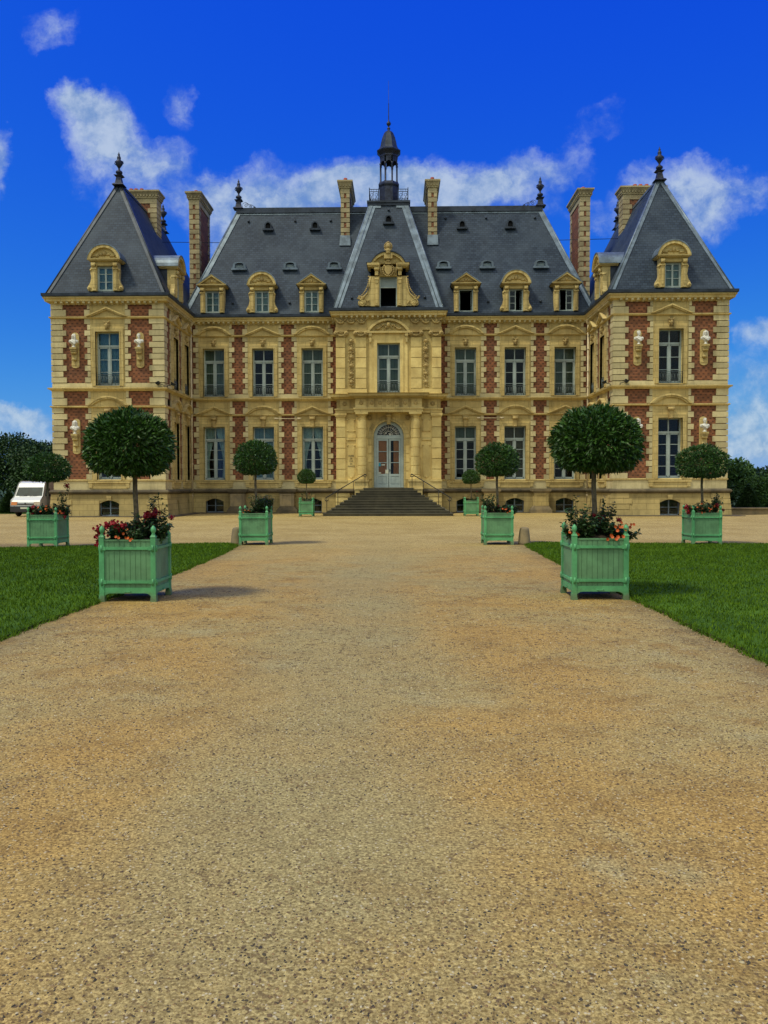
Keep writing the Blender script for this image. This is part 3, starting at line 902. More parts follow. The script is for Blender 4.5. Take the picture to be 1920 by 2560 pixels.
for s in (-1, 1):
    m = MB(); a, b = .015, .69; Zt = SP-.15
    X = lambda q: s*q
    m.box(X(a), X(a+.1), -.04, .03, D0, Zt); m.box(X(b-.1), X(b), -.04, .03, D0, Zt)
    for z0, z1 in ((D0, D0+.16), (2.18, 2.30), (Zt-.1, Zt)): m.box(X(a+.1), X(b-.1), -.04, .03, z0, z1)
    for zc in (2.30+.66, 2.30+1.30): m.box(X(a+.1), X(b-.1), -.03, .02, zc-.018, zc+.018)
    m.box(X(a+.1), X(b-.1), -.01, .02, D0+.16, 2.18); 
    for k in (0, 1): m.box(X(a+.14+k*.24), X(a+.33+k*.24), -.03, -.01, D0+.22, 2.12)
    d = W('door_leaf', m, M['frame'], None, (0, YC+.2, 0))
    g = MB(); g.box(X(a+.1), X(b-.1), -.002, .002, 2.30, Zt-.1); link('pane', g.mesh('pane', M['glass']), d)
    bd = MB()
    if s < 0: bd.box(-.6, -.1, .05, .07, 2.3, Zt-.1)
    else: bd.box(.28, .6, .05, .07, 2.3, Zt-.1); 
    link('inner_board', bd.mesh('inner_board', M['orange']), d)
    if s > 0:
        h = MB(); h.box(.04, .07, -.075, -.04, 2.42, 2.6); h.tube([(.055, -.09, 2.52), (.14, -.09, 2.52)], .012, 6); link('handle', h.mesh('handle', M['iron']), d)
M['sticker_blue'] = simple('blue_notice', (.04,.3,.42), .6, 0, .05, 4, 0); M['paper'] = simple('paper_notice', (.6,.62,.5), .8, 0, .05, 4, 0)
m = MB(); m.box(-.6, -.47, .190, .1935, 2.75, 2.97); W('notice', m, M['sticker_blue'], None, (0, YC, 0), label='blue notice')
m = MB(); m.box(-.42, -.22, .190, .1935, 2.8, 2.86); m.box(-.2, 0-.02, .15, .156, 2.32, 2.55); m.box(-.6, -.45, .190, .1935, 2.32, 2.4); W('notice', m, M['paper'], None, (0, YC, 0), label='white paper notice')
m = MB(); m.box(-.9, .9, -.3, .45, 1.44, 1.52); W('threshold', m, M['step'], None, (0, YC, 0))
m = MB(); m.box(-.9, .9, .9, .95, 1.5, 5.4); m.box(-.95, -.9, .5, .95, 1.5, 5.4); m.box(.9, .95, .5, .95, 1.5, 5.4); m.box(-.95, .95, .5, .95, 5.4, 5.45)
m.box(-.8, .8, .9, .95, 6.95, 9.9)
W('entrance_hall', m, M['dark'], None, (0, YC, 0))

# ---- stairs, hand rails
m = MB(); NS = 11; hs = 1.5/NS
for i in range(NS):
    hwid = 3.47 - i*.207; y0 = 43.72 + i*.245
    m.box(-hwid, hwid, y0, 47.45, i*hs+.0001, (i+1)*hs-.035)
    m.box(-hwid-.03, hwid+.03, y0-.035, 47.45, (i+1)*hs-.035, (i+1)*hs)
W('staircase', m, M['step'])
for s in (-1, 1):
    m = MB()
    foot = [(3.3, 44.1), (2.75, 44.75), (1.95, 45.65), (1.33, 46.35)]
    hz = [.0, .0, .0, .0]
    tops = []
    for x, y in foot:
        st = max(0, min(NS-1, int((y-43.72)/.245)))
        sx = int((3.47-x)/.207)
        zb = (min(st, sx)+1)*hs
        zt = 1.0 + (y-44.1)*(1.27/2.25)
        m.tube([(s*x, y, zb-.01), (s*x, y, zt)], .018, 6); tops.append((s*x, y, zt))
    m.tube(tops, .026, 8)
    b = tops[0]; m.tube([b] + [(b[0]+s*(.0+.1*math.sin(q*.8)), b[1]-.05*q*.3, b[2]-.1+.1*math.cos(q*.8)) for q in range(1, 7)], .024, 6)
    b = tops[-1]; m.tube([b] + [(b[0]-s*(.08*math.sin(q*.8)), b[1]+.02*q, b[2]-.08+.08*math.cos(q*.8)) for q in range(1, 7)], .024, 6)
    W('hand_rail', m, M['iron'])

# ---- stone pedestals against the plinth
m = MB(); m.cur = 1
m.box(-.62, .62, -.95, -.23, 0, .2); m.frustum(0, -.59, .2, .42, .60, .34, .42, .28); m.cur = 0; m.box(-.42, .42, -.86, -.23, .42, 1.16)
for s in (-1, 1): m.box(s*.26, s*.42, -.885, -.86, .42, 1.16)
m.box(-.26, .26, -.885, -.86, .42, .52); m.box(-.26, .26, -.885, -.86, 1.06, 1.16)
m.cur = 1; m.frustum(0, -.56, 1.16, 1.28, .42, .32, .55, .4); m.box(-.56, .56, -.97, -.2, 1.28, 1.42)
for x in (-8.95, -6.02, 6.02, 8.95):
    W('wall_pedestal', m.mesh('wall_pedestal', [M['bollard'] if x < 0 else M['plinth'], M['weathered'] if x < 0 else M['bollard']]), None, None, (x, YM, 0))
# downpipes
for s in (-1, 1):
    m = MB(); x = s*(XP0-.13); y = YM-.3
    m.tube([(x, y, 0.02), (x, y, 11.1)], .06, 10); m.lathe(x, y, [(.06, 0), (.13, .15), (.15, .3), (.15, .34)], 10, z=11.05)
    for z in (1.0, 2.9, 4.9, 7.4, 8.3, 9.6): m.lathe(x, y, [(.08, 0), (.08, .06)], 10, z=z)
    W('downpipe', m, M['pipe'])

# ------------------------------------------------------------------ roofs
ZE, ZRP, ZRM, ZRC = 11.74, 18.2, 18.79, 18.58
def slope(m, xL, xR, xl, xr, ze, zr, ye, yr, holes=()):
    """planar slope in local frame: eave from xL to xR at (ye,ze), ridge xl..xr at (yr,zr)"""
    def top(x):
        if x < xl: return ze + (zr-ze)*(x-xL)/max(1e-6, xl-xL)
        if x > xr: return ze + (zr-ze)*(xR-x)/max(1e-6, xR-xr)
        return zr
    Y = lambda z: ye + (yr-ye)*(z-ze)/(zr-ze)
    xs = sorted({xL, xR, xl, xr} | {h[i] for h in holes for i in (0, 1)})
    for a, b in zip(xs[:-1], xs[1:]):
        if b-a < 1e-5: continue
        c = (a+b)/2
        hs_ = sorted([h for h in holes if h[0] < c < h[1]], key=lambda h: h[2])
        z = ze
        for h in hs_:
            if h[2] > z+1e-5: m.add([(a, Y(z), z), (b, Y(z), z), (b, Y(h[2]), h[2]), (a, Y(h[2]), h[2])], [(0,1,2,3)])
            z = h[3]
        ta, tb = top(a), top(b)
        vs = [(a, Y(z), z), (b, Y(z), z), (b, Y(tb), tb), (a, Y(ta), ta)]
        if tb-z < 1e-5: vs = [vs[0], vs[1], vs[3]]
        elif ta-z < 1e-5: vs = [vs[0], vs[1], vs[2]]
        m.add(vs, [tuple(range(len(vs)))])
def onplane(m, pts, t=.035):
    """thin slab lying on a plane through pts (outward = normal of first three, made to face up)"""
    p = [Vector(q) for q in pts]; n = (p[1]-p[0]).cross(p[2]-p[0]).normalized()
    if n.z < 0: n = -n; p = list(reversed(p))
    k = len(p)
    vs = [tuple(q+n*.004) for q in p] + [tuple(q+n*t) for q in p]
    m.add(vs, [tuple(range(k, 2*k)), tuple(reversed(range(k)))] + [(i, (i+1) % k, (i+1) % k+k, i+k) for i in range(k)])
def hip(m, e, r, inner, w, t=.04):
    """strip along hip from eave point e to ridge point r, widening towards horizontal vector inner"""
    e = Vector(e); r = Vector(r); iv = Vector(inner)*w
    onplane(m, [e, e+iv, r+iv, r], t)

# main roof
EX, RX = 12.3, 9.42; YE = YM-.24; YR = 51.6; YRB = 53.4; YEB = 56.8
DH = [(b-.40, b+.40, 11.9, 13.12) for b in BAYS]
for s in (-1, 1):
    m = MB()
    holes = [(b-.40, b+.40, 11.9, 13.12) for b in ([-q for q in BAYS] if s < 0 else BAYS)]
    if s < 0: slope(m, -EX, 0, -RX, 0, ZE, ZRM, YE, YR, holes)
    else: slope(m, 0, EX, 0, RX, ZE, ZRM, YE, YR, holes)
    m.add([(s*EX, YE, ZE), (s*RX, YR, ZRM), (s*RX, YRB, ZRM), (s*EX, YEB, ZE)], [(0,1,2,3)])
    m.add([(0, YR, ZRM), (s*RX, YR, ZRM), (s*RX, YRB, ZRM), (0, YRB, ZRM)], [(0,1,2,3)])
    m.add([(0, YEB, ZE), (s*EX, YEB, ZE), (s*RX, YRB, ZRM), (0, YRB, ZRM)], [(0,1,2,3)])
    W('main_roof', m, M['slate'])
    m = MB(); hip(m, (s*EX, YE, ZE), (s*RX, YR, ZRM), (-s, 0, 0), .30)
    m.tube([(s*EX, YE, ZE), (s*RX, YR, ZRM+.02)], .07, 8)
    W('hip_flashing', m, M['zinc'])
    m = MB(); m.box(0, s*(RX+.1), YR-.12, YR+.3, ZRM-.05, ZRM+.14); m.box(0, s*(RX+.05), YR-.17, YR+.2, ZRM-.2, ZRM-.06)
    W('ridge_capping', m, M['zinc_dark'])
    m = MB(); dx = s; onplane(m, [(s*.2, YE+(YR-YE)*.955, ZE+(ZRM-ZE)*.955), (s*(RX+.05), YE+(YR-YE)*.955, ZE+(ZRM-ZE)*.955), (s*(RX), YE+(YR-YE)*.968, ZE+(ZRM-ZE)*.968), (s*.2, YE+(YR-YE)*.968, ZE+(ZRM-ZE)*.968)], .03)
    W('ridge_flashing', m, M['zinc'])
# central pyramid
CT = 1.12; YCE = YC-.24; YCT = 49.9
m = MB()
slope(m, -3.15, 3.15, -CT, CT, ZE, ZRC, YCE, YCT, [(-.47, .47, 11.9, 13.4)])
for s in (-1, 1): m.add([(s*3.15, YCE, ZE), (s*CT, YCT, ZRC), (s*CT, 52.4, ZRC), (s*3.15, 52.4, ZE)], [(0,1,2,3)])
m.add([(-CT, YCT, ZRC), (CT, YCT, ZRC), (CT, 52.4, ZRC), (-CT, 52.4, ZRC)], [(0,1,2,3)])
W('central_roof', m, M['slate'])
m = MB()
for s in (-1, 1):
    hip(m, (s*3.15, YCE, ZE), (s*CT, YCT, ZRC), (-s, 0, 0), .20, .05)
    hip(m, (s*2.90, YCE, ZE), (s*(CT-.25), YCT, ZRC), (-s, 0, 0), .16, .035)
    m.tube([(s*3.15, YCE, ZE), (s*CT, YCT, ZRC)], .06, 8)
    m.tube([(s*2.93, YCE-.03, ZE), (s*(CT-.22), YCT-.03, ZRC)], .03, 6)
    k = .94
    q0 = (s*(CT+ (3.15-CT)*(1-.955)), YCE+(YCT-YCE)*.955, ZE+(ZRC-ZE)*.955)
    onplane(m, [(q0[0], q0[1], q0[2]), (q0[0]-s*.75, q0[1], q0[2]), (q0[0]-s*.75, YCT-.05, ZRC-.12), (s*CT, YCT-.05, ZRC-.12)], .04)
W('hip_flashing', m, M['zinc'])
m = MB()
m.box(-CT-.12, CT+.12, YCT-.12, 52.5, ZRC-.14, ZRC+.02); m.box(-CT-.18, CT+.18, YCT-.18, 52.55, ZRC+.02, ZRC+.14)
W('roof_platform', m, M['zinc_dark'])
# pavilion roofs
PH = (-.40, .40, 11.9, 13.2)
for s in (-1, 1):
    m = MB()
    cx = s*XPC; y0 = YP-.24; y1 = 45.55; y2 = 54.2; hw = (XP1-XP0)/2+.24
    m.T = Matrix.Translation((cx, 0, 0))
    slope(m, -hw, hw, -.14, .14, ZE, ZRP, y0, y1, [PH])
    m.T = None
    # sides
    for e in (-1, 1):
        xe = cx+e*hw; xr = cx+e*.14
        if e == -s:        # courtyard side with a dormer
            rz = PI/2 if e > 0 else -PI/2
            mm = Matrix.Translation((cx, 0, 0)) @ Matrix.Rotation(rz, 4, 'Z')
            m.T = mm
            # local x -> world +-Y ; outwards = -y
            if e > 0: slope(m, y0, YB+.3, y1, y2, ZE, ZRP, -hw, -.14, [(45.05, 45.85, 11.9, 13.2)])
            else: slope(m, -(YB+.3), -y0, -y2, -y1, ZE, ZRP, -hw, -.14, [(-45.85, -45.05, 11.9, 13.2)])
            m.T = None
        else:
            m.add([(xe, y0, ZE), (xe, YB+.3, ZE), (xr, y2, ZRP), (xr, y1, ZRP)], [(0,1,2,3)])
    m.add([(cx-hw, YB+.3, ZE), (cx+hw, YB+.3, ZE), (cx+.14, y2, ZRP), (cx-.14, y2, ZRP)], [(0,1,2,3)])
    m.add([(cx-.14, y1, ZRP), (cx+.14, y1, ZRP), (cx+.14, y2, ZRP), (cx-.14, y2, ZRP)], [(0,1,2,3)])
    W('pavilion_roof', m, M['slate'])
    m = MB()
    for e in (-1, 1):
        hip(m, (cx+e*hw, y0, ZE), (cx+e*.14, y1, ZRP), (-e, 0, 0), .20, .04)
        onplane(m, [(cx+e*hw, y0, ZE), (cx+e*.14, y1, ZRP), (cx+e*.14, y1+.25, ZRP), (cx+e*hw, y0+.25, ZE)], .04)
        m.tube([(cx+e*hw, y0, ZE), (cx+e*.14, y1, ZRP)], .06, 8)
    m.box(cx-.2, cx+.2, y1, y2, ZRP-.04, ZRP+.08)
    W('hip_flashing', m, M['zinc_dark'] if s < 0 else M['zinc'])
# roof finials (urns)
def finial_mesh():
    m = MB()
    m.frustum(0, 0, -.02, .07, .32, .32, .25, .25); m.frustum(0, 0, .07, .45, .19, .19, .12, .12); m.frustum(0, 0, .45, .53, .15, .15, .24, .24)
    m.lathe(0, 0, [(.1, .53), (.08, .62), (.17, .66), (.19, .72), (.16, .78), (.06, .84), (.05, .94), (.09, 1.0), (.17, 1.12), (.2, 1.24), (.2, 1.3), (.14, 1.36), (.09, 1.42), (.11, 1.48), (.1, 1.56), (.05, 1.62), (.07, 1.68), (.03, 1.76), (.01, 1.84)], 14)
    for s in (-1, 1): m.tube([(s*.16, 0, 1.12), (s*.24, 0, 1.2), (s*.22, 0, 1.3), (s*.14, 0, 1.34)], .025, 6)
    return m.mesh('roof_finial', M['lead'])
FIN = finial_mesh()
for x, y, z in ((-XPC, 45.6, ZRP+.02), (XPC, 45.6, ZRP+.02), (-XPC, 54.1, ZRP+.06), (XPC, 54.1, ZRP+.06), (-RX+.03, YR+.1, ZRM+.14), (RX-.03, YR+.1, ZRM+.14)):
    W('roof_finial', FIN, None, None, (x, y, z))
for s in (-1, 1):
    m = MB()
    def spiral(cx, cz, r, turns, sg, rr=.016):
        m.tube([(cx+sg*r*(1-q/26)*math.cos(q*turns*2*PI/22), 0, cz+r*(1-q/26)*math.sin(q*turns*2*PI/22)) for q in range(22)], rr, 5)
    spiral(.45, .22, .13, 1.6, 1); spiral(.72, .14, .1, 1.6, -1); spiral(.95, .09, .07, 1.6, 1)
    m.tube([(.2, 0, .05), (.25, 0, .35), (.42, 0, .42), (.6, 0, .3), (.8, 0, .25), (1.0, 0, .12), (1.1, 0, .02)], .016, 5)
    m.T = None
    me = m.mesh('ridge_scroll', M['iron'])
    o = W('ridge_scroll', me, None, None, (s*-(-RX+.05) if False else s*(RX-.05), YR+.1, ZRM+.13), PI if s > 0 else 0)
# cupola
cy = 51.1
m = MB()
m.lathe(0, cy, [(.72, ZRC+.13), (.70, ZRC+.2), (.62, ZRC+.3), (.62, ZRC+1.3), (.68, ZRC+1.42), (.68, ZRC+1.5), (.6, ZRC+1.62)], 8, False, ph=PI/8)
drum = W('lantern_drum', m, M['lead'])
m = MB(); z0 = ZRC+1.56; z1 = z0+1.5
for k in range(8):
    a = PI/8 + k*PI/4
    x, y = .54*math.cos(a), cy+.54*math.sin(a)
    m.lathe(x, y, [(.075, 0), (.075, .08), (.05, .1), (.05, 1.08), (.07, 1.12), (.07, 1.2)], 8, z=z0)
    # arch between the posts
    a2 = a+PI/4; p = Vector((x, y, 0)); q = Vector((.54*math.cos(a2), cy+.54*math.sin(a2), 0))
    n = 6; d = q-p; hwid = d.length/2; mid = (p+q)/2; dn = d.normalized(); out_ = Vector((dn.y, -dn.x, 0))
    T = Matrix(((dn.x, -out_.x, 0, mid.x), (dn.y, -out_.y, 0, mid.y), (0, 0, 1, 0), (0, 0, 0, 1)))
    m.T = T
    zb = z0+1.15; rr = hwid-.05
    arc = [(rr*math.cos(PI*(1-t/8)), zb+rr*math.sin(PI*(1-t/8))) for t in range(9)]
    topl = [(p_[0], zb+.42) for p_ in arc]
    m.band(topl, arc, -.03, .03)
    m.T = None
z1 = z0+1.57
m.lathe(0, cy, [(.56, 0), (.6, .05), (.58, .14), (.64, .22), (.76, .34), (.78, .40), (.72, .44)], 8, False, z=z1, ph=PI/8)
lan = W('lantern', m, M['lead'])
m = MB(); zc = z1+.43
m.lathe(0, cy, [(.74, 0), (.62, .1), (.55, .25), (.50, .5), (.42, .8), (.3, 1.08), (.2, 1.2), (.14, 1.24)], 8, False, z=zc, ph=PI/8)
W('lantern_dome', m, M['zinc_dark'])
m = MB(); zt = zc+1.24
m.lathe(0, cy, [(.12, 0), (.06, .06), (.1, .13), (.1, .18), (.04, .24), (.04, .3), (.12, .38), (.14, .46), (.1, .55), (.04, .6), (.03, .7), (.022, 1.6), (.02, 1.62), (.03, 1.64), (.012, 1.7), (.008, 3.05)], 10, z=zt)
W('spire', m, M['lead'])
# platform railings
m = MB()
def rail_panel(p, q, posts=True):
    p = Vector(p); q = Vector(q); d = (q-p); ln = d.length; dn = d/ln
    T = Matrix(((dn.x, -dn.y, 0, p.x), (dn.y, dn.x, 0, p.y), (0, 0, 1, p.z), (0, 0, 0, 1)))
    m.T = T
    for z in (.06, .7, .84): m.box(0, ln, -.015, .015, z, z+.03)
    m.box(-.02, .02, -.02, .02, 0, .95); m.box(ln-.02, ln+.02, -.02, .02, 0, .95)
    n = max(1, int(ln/.24))
    for i in range(n):
        xc = ln*(i+.5)/n
        for zc_, r_ in ((.28, .09), (.52, .09)): m.tube([(xc+r_*math.cos(t*PI/5), 0, zc_+r_*math.sin(t*PI/5)) for t in range(11)], .012, 4)
        m.tube([(xc-.1, 0, .1), (xc+.1, 0, .68)], .01, 4); m.box(xc-.01, xc+.01, -.01, .01, .7, .84)
        m.box(xc+.11, xc+.125, -.01, .01, .08, .84)
    m.T = None
a = CT+.05; z = ZRC+.14
for s in (-1, 1):
    rail_panel((s*a, 50.3, z), (s*a, 52.0, z)); 
    rail_panel((s*a, 50.3, z) if s < 0 else (.6, 50.3, z), (-.6, 50.3, z) if s < 0 else (a, 50.3, z))
rail_panel((-a, 52.0, z), (a, 52.0, z))
W('platform_railing', m, M['iron'])

# chimneys
def chimney(cx, y0, hw, ln, z0, z1, pots, side):
    m = MB(); m.box(-hw+.03, hw-.03, .03, ln-.03, z0, z1-.7)
    body = W('chimney', m, M['brick'], None, (cx, y0, 0))
    m = MB(); h = .30; n = int((z1-.75-z0)/h)
    wide = hw > .6
    for i in range(n):
        za, zb = z1-.75-(i+1)*h+.045, z1-.75-i*h
        if za < z0-.3: break
        if wide:
            q = .55 if i % 2 else .4
            for e in (-1, 1):
                for yy in ((0, .45), (ln-.45, ln)): m.box(e*hw, e*(hw-q), yy[0], yy[1], za, zb)
        else:
            if i % 2: 
                for yy in ((0, .5), (ln-.5, ln)): m.box(-hw, hw, yy[0], yy[1], za, zb)
            else:
                for e in (-1, 1):
                    for yy in ((0, .35), (ln-.35, ln)): m.box(e*hw, e*.075, yy[0], yy[1], za, zb)
    link('chimney_quoins', m.mesh('chimney_quoins', M['chimney']), body)
    m = MB()
    m.box(-hw-.01, hw+.01, -.01, ln+.01, z1-.75, z1-.45)
    m.box(-hw-.06, hw+.06, -.06, ln+.06, z1-.45, z1-.36)
    k = max(3, int(ln/.2))
    for i in range(k+1):
        y = ln*i/k
        for e in (-1, 1): m.box(e*(hw+.06), e*(hw+.12), y-.05, y+.05, z1-.36, z1-.24)
    k = max(2, int(2*hw/.18))
    for i in range(k+1): m.box(-hw+2*hw*i/k-.04, -hw+2*hw*i/k+.04, -.12, -.06, z1-.36, z1-.24)
    m.frustum(0, ln/2, z1-.36, z1-.1, hw+.06, ln/2+.06, hw+.17, ln/2+.17)
    m.box(-hw-.2, hw+.2, -.2, ln+.2, z1-.1, z1)
    link('chimney_cap', m.mesh('chimney_cap', M['chimney']), body)
    for (px, py) in pots:
        p = MB(); p.lathe(px, py, [(.13, 0), (.11, .1), (.12, .28), (.1, .3), (.09, .28)], 12, z=z1)
        link('chimney_pot', p.mesh('chimney_pot', M['pot']), body)
for s in (-1, 1):
    chimney(s*2.68, 50.85, .275, 3.3, 16.3, 20.3, [(0, .4), (0, 2.2)], s)
    chimney(s*11.86, 50.3, .31, 2.9, 12.4, 19.5, [(0, .6), (0, 2.1)], s)
    chimney(s*(XPC+.42), 50.0, 1.2, .95, 14.9, 19.5, [(-.35, .5), (-.02, .5), (.35, .5)] if s > 0 else [(-.5, .5), (-.2, .5), (.15, .5)], s)
    m = MB(); m.frustum(s*2.68, 50.9, 16.3, 16.95, .34, .34, .31, .2); W('chimney_flashing', m, M['zinc'])
m = MB()
for s in (-1, 1): m.tube([(s*10.4, 50.9, 16.62), (s*15.2, 50.6, 16.62)], .018, 5)
W('stay_wire', m, M['iron'])

# small roof lights
def hooded(name, w, h, arch, mat):
    m = MB()
    # back part: hood (arched box open at front) ; y=0 slope line at the sill, runs into the roof
    n = 8
    if arch: o = [(-w/2, 0), (-w/2, h*.5)] + [(-w/2*math.cos(PI*t/n), h*.5+h*.5*math.sin(PI*t/n)) for t in range(1, n)] + [(w/2, h*.5), (w/2, 0)]
    else: o = [(-w/2-.05, 0), (-w/2, h*.7)] + [(-w/2*math.cos(PI*t/n), h*.7+h*.3*math.sin(PI*t/n)) for t in range(1, n)] + [(w/2, h*.7), (w/2+.05, 0)]
    i = [(p[0]*.66, .08+(p[1])*.7) for p in o]
    m.band(o, i, -.12, .35)
    m.box(-w/2-.1, w/2+.1, -.2, .1, -.05, .06)
    g = MB(); g.box(-w*.34, w*.34, -.0, .02, .06, h*.72)
    if not arch:
        m.box(-w*.34, w*.34, -.03, 0, .08, .13); m.box(-w*.34, w*.34, -.03, 0, h*.62, h*.67); m.box(-w*.34, -w*.29, -.03, 0, .08, h*.66); m.box(w*.29, w*.34, -.03, 0, .08, h*.66)
    return m.mesh(name, mat), g.mesh('pane', M['dark'] if arch else M['blind_cool'])
OC = hooded('oculus', .46, .5, True, M['zinc_dark']); SK = hooded('skylight', .74, .44, False, M['zinc'])
def roofY(z): return YE + (YR-YE)*(z-ZE)/(ZRM-ZE)
def px2x(px, y): return (px-995)/2050*y + .55
for x in (-7.45, -4.55, 4.5, 7.45):
    z = 17.4; o = W('oculus', OC[0], None, None, (x, roofY(z)-.02, z)); link('pane', OC[1], o)
for x in (-9.05, -5.97, -3.3, 3.3, 5.93, 9.15):
    z = 14.72; o = W('skylight', SK[0], None, None, (x, roofY(z)-.02, z)); link('pane', SK[1], o)
z = 17.2; o = W('oculus', OC[0], None, None, (0, YCE+(YCT-YCE)*(z-ZE)/(ZRC-ZE)-.02, z)); link('pane', OC[1], o)
m = MB()
for x, z in ((-8.7, 18.0), (-5.8, 18.0), (-3.6, 18.0), (-9.3, 12.5), (-5.9, 12.5), (3.5, 18.1), (6.0, 18.1), (9.0, 18.1), (5.9, 12.5), (9.0, 12.5)):
    y = roofY(z); m.lathe(x, y-.04, [(.07, -.03), (.07, .05), (.03, .1)], 8, z=z)
for x, z in ((0, 18.1), (-2.1, 12.4), (2.1, 12.4)):
    y = YCE+(YCT-YCE)*(z-ZE)/(ZRC-ZE); m.lathe(x, y-.04, [(.07, -.03), (.07, .05), (.03, .1)], 8, z=z)
W('roof_vents', m, M['zinc_dark'])

# dormers : local origin on the wall plane, base z absolute
def dormer_meshes(kind):
    f = -.34; bk = .1
    hw = .43; jo = .70
    m = MB(); m.cur = 0
    for s in (-1, 1):
        m.box(s*hw, s*jo, f, bk, 11.88, 13.2)
        m.box(s*(hw+.04), s*(jo-.04), f-.05, f, 11.9, 13.0)
        m.box(s*(hw+.09), s*(jo-.09), f-.075, f-.05, 12.05, 12.85)
        m.box(s*(hw+.0), s*(jo+.02), f-.09, f, 13.0, 13.08)
        m.tube([(s*(hw+.04), f-.09, 13.2), (s*(jo-.02), f-.09, 13.2)], .08, 8)
        m.box(s*(hw+.03), s*(jo-.02), f-.15, f, 13.25, 13.33)
    m.box(-jo, jo, f, bk, 13.2, 13.42)
    m.box(-jo-.1, jo+.1, f-.14, .5, 13.42, 13.47); m.box(-jo-.16, jo+.16, f-.2, .52, 13.47, 13.54)
    if kind == 'tri':
        a = jo+.18
        m.band([(-a, 13.54), (0, 14.12), (a, 13.54)], [(-a+.2, 13.54), (0, 13.99), (a-.2, 13.54)], f-.18, bk)
        m.prism([(-a+.2, 13.54), (a-.2, 13.54), (0, 13.99)], f-.02, bk)
        m.cur = 1; m.ell((0, f-.05, 13.72), (.1, .07, .11), 8, 6)
        for s in (-1, 1):
            for k in range(5): m.ell((s*(.14+.09*k), f-.04, 13.66-.012*k), (.06, .05, .05-.004*k), 6, 5)
    else:
        a = jo+.16
        m.band(arcpts(0, 13.54, a, .72), arcpts(0, 13.54, a-.16, .56), f-.18, bk)
        m.prism(list(reversed(arcpts(0, 13.54, a-.16, .56))), f-.02, bk)
        m.cur = 1; m.ell((0, f-.05, 13.82), (.12, .07, .14), 8, 6)
        for s in (-1, 1):
            for k in range(6): m.ell((s*(.16+.09*k), f-.04, 13.74-.02*k+.04*math.sin(k*2)), (.065, .05, .055-.004*k), 6, 5)
        m.cur = 0
        for s in (-1, 1):       # side volutes
            pts = [(s*jo, 13.1), (s*(jo+.08), 12.9), (s*(jo+.03), 12.6), (s*(jo+.08), 12.35), (s*(jo+.2), 12.15), (s*(jo+.24), 12.0), (s*(jo+.2), 11.9), (s*jo, 11.88)]
            if s > 0: pts = list(reversed(pts))
            m.prism(pts, f+.03, f+.25)
            m.tube([(s*(jo+.13), f+.0, 12.02), (s*(jo+.13), f+.26, 12.02)], .11, 12)
            m.tube([(s*(jo+.13)+.07*(1-q/16)*math.cos(q*.7), f-.01, 12.02+.07*(1-q/16)*math.sin(q*.7)) for q in range(13)], .014, 4)
            m.tube([(s*(jo+.03), f+.0, 12.98), (s*(jo+.03), f+.22, 12.98)], .07, 10)
    sur = m.mesh('dormer', [M['stone'], M['carved']])
    r = MB()
    for s in (-1, 1): r.box(s*(jo-.02), s*(jo-.06), bk, 1.1, 11.95, 13.42)
    side = r.mesh('dormer_cheek', M['zinc_dark'])
    r = MB()
    if kind == 'tri':
        a = jo+.22
        r.band([(-a, 13.52), (0, 14.17), (a, 13.52)], [(-a+.02, 13.47), (0, 14.115), (a-.02, 13.47)], f-.2, 1.4)
    else:
        a = jo+.2
        r.band(arcpts(0, 13.54, a, .77), arcpts(0, 13.52, a-.03, .725), f-.2, 1.5)
    roof = r.mesh('dormer_roof', M['zinc'])
    return sur, side, roof
DM = {k: dormer_meshes(k) for k in ('tri', 'arc')}
def dwin(w, h, state):
    m = MB(); a = w/2; d = .05
    m.box(-a, -a+.05, -.03, .03, 0, h); m.box(a-.05, a, -.03, .03, 0, h); m.box(-a+.05, a-.05, -.03, .03, h-.05, h); m.box(-a+.05, a-.05, -.03, .03, 0, .05)
    g = MB()
    def leaf(x0, x1, y0, y1):
        # a casement between two plan points
        v = Vector((x1-x0, y1-y0)); ln = v.length; ang = math.atan2(v.y, v.x)
        T = Matrix.Translation((x0, y0, 0)) @ Matrix.Rotation(ang, 4, 'Z')
        m.T = T; g.T = T
        for q in ((0, .045), (ln-.045, ln)): m.box(q[0], q[1], -.02, .02, .06, h-.06)
        for z in (.06, h*.36, h*.68, h-.1): m.box(.045, ln-.045, -.018, .018, z, z+.03)
        g.box(.045, ln-.045, -.003, .003, .06, h-.06)
        m.T = g.T = None
    if state in ('closed', 'half', 'ajar'):
        if state == 'closed': leaf(-a+.05, 0, 0, 0); leaf(0, a-.05, 0, 0)
        if state == 'half': leaf(-a+.05, 0, 0, 0); leaf(a-.05, a-.12, 0, .36)
        if state == 'ajar': leaf(-a+.05, -a+.16, 0, .35); leaf(0, a-.05, .02, .0)
    else:
        leaf(-a+.05, -a+.1, 0, .36); leaf(a-.05, a-.1, 0, .36)
    return m.mesh('dormer_window', M['frame']), g.mesh('pane', M['glass'])
DWM = {s: dwin(.86, 1.28, s) for s in ('closed', 'half', 'ajar', 'wide')}
bm_ = MB(); bm_.box(-.4, .4, -.01, .01, .02, 1.26); DBL = bm_.mesh('inner_blind', M['blind_cool'])
def put_dormer(loc, rz, kind, state, lab=None):
    sur, side, roof = DM[kind]
    o = W('dormer', sur, None, None, loc, rz, lab)
    link('dormer_cheek', side, o); link('dormer_roof', roof, o)
    w = link('dormer_window', DWM[state][0], o, (0, -.17, 11.9)); link('pane', DWM[state][1], o, (0, -.17, 11.9))
    if state in ('closed',): link('inner_blind', DBL, o, (0, -.08, 11.9))
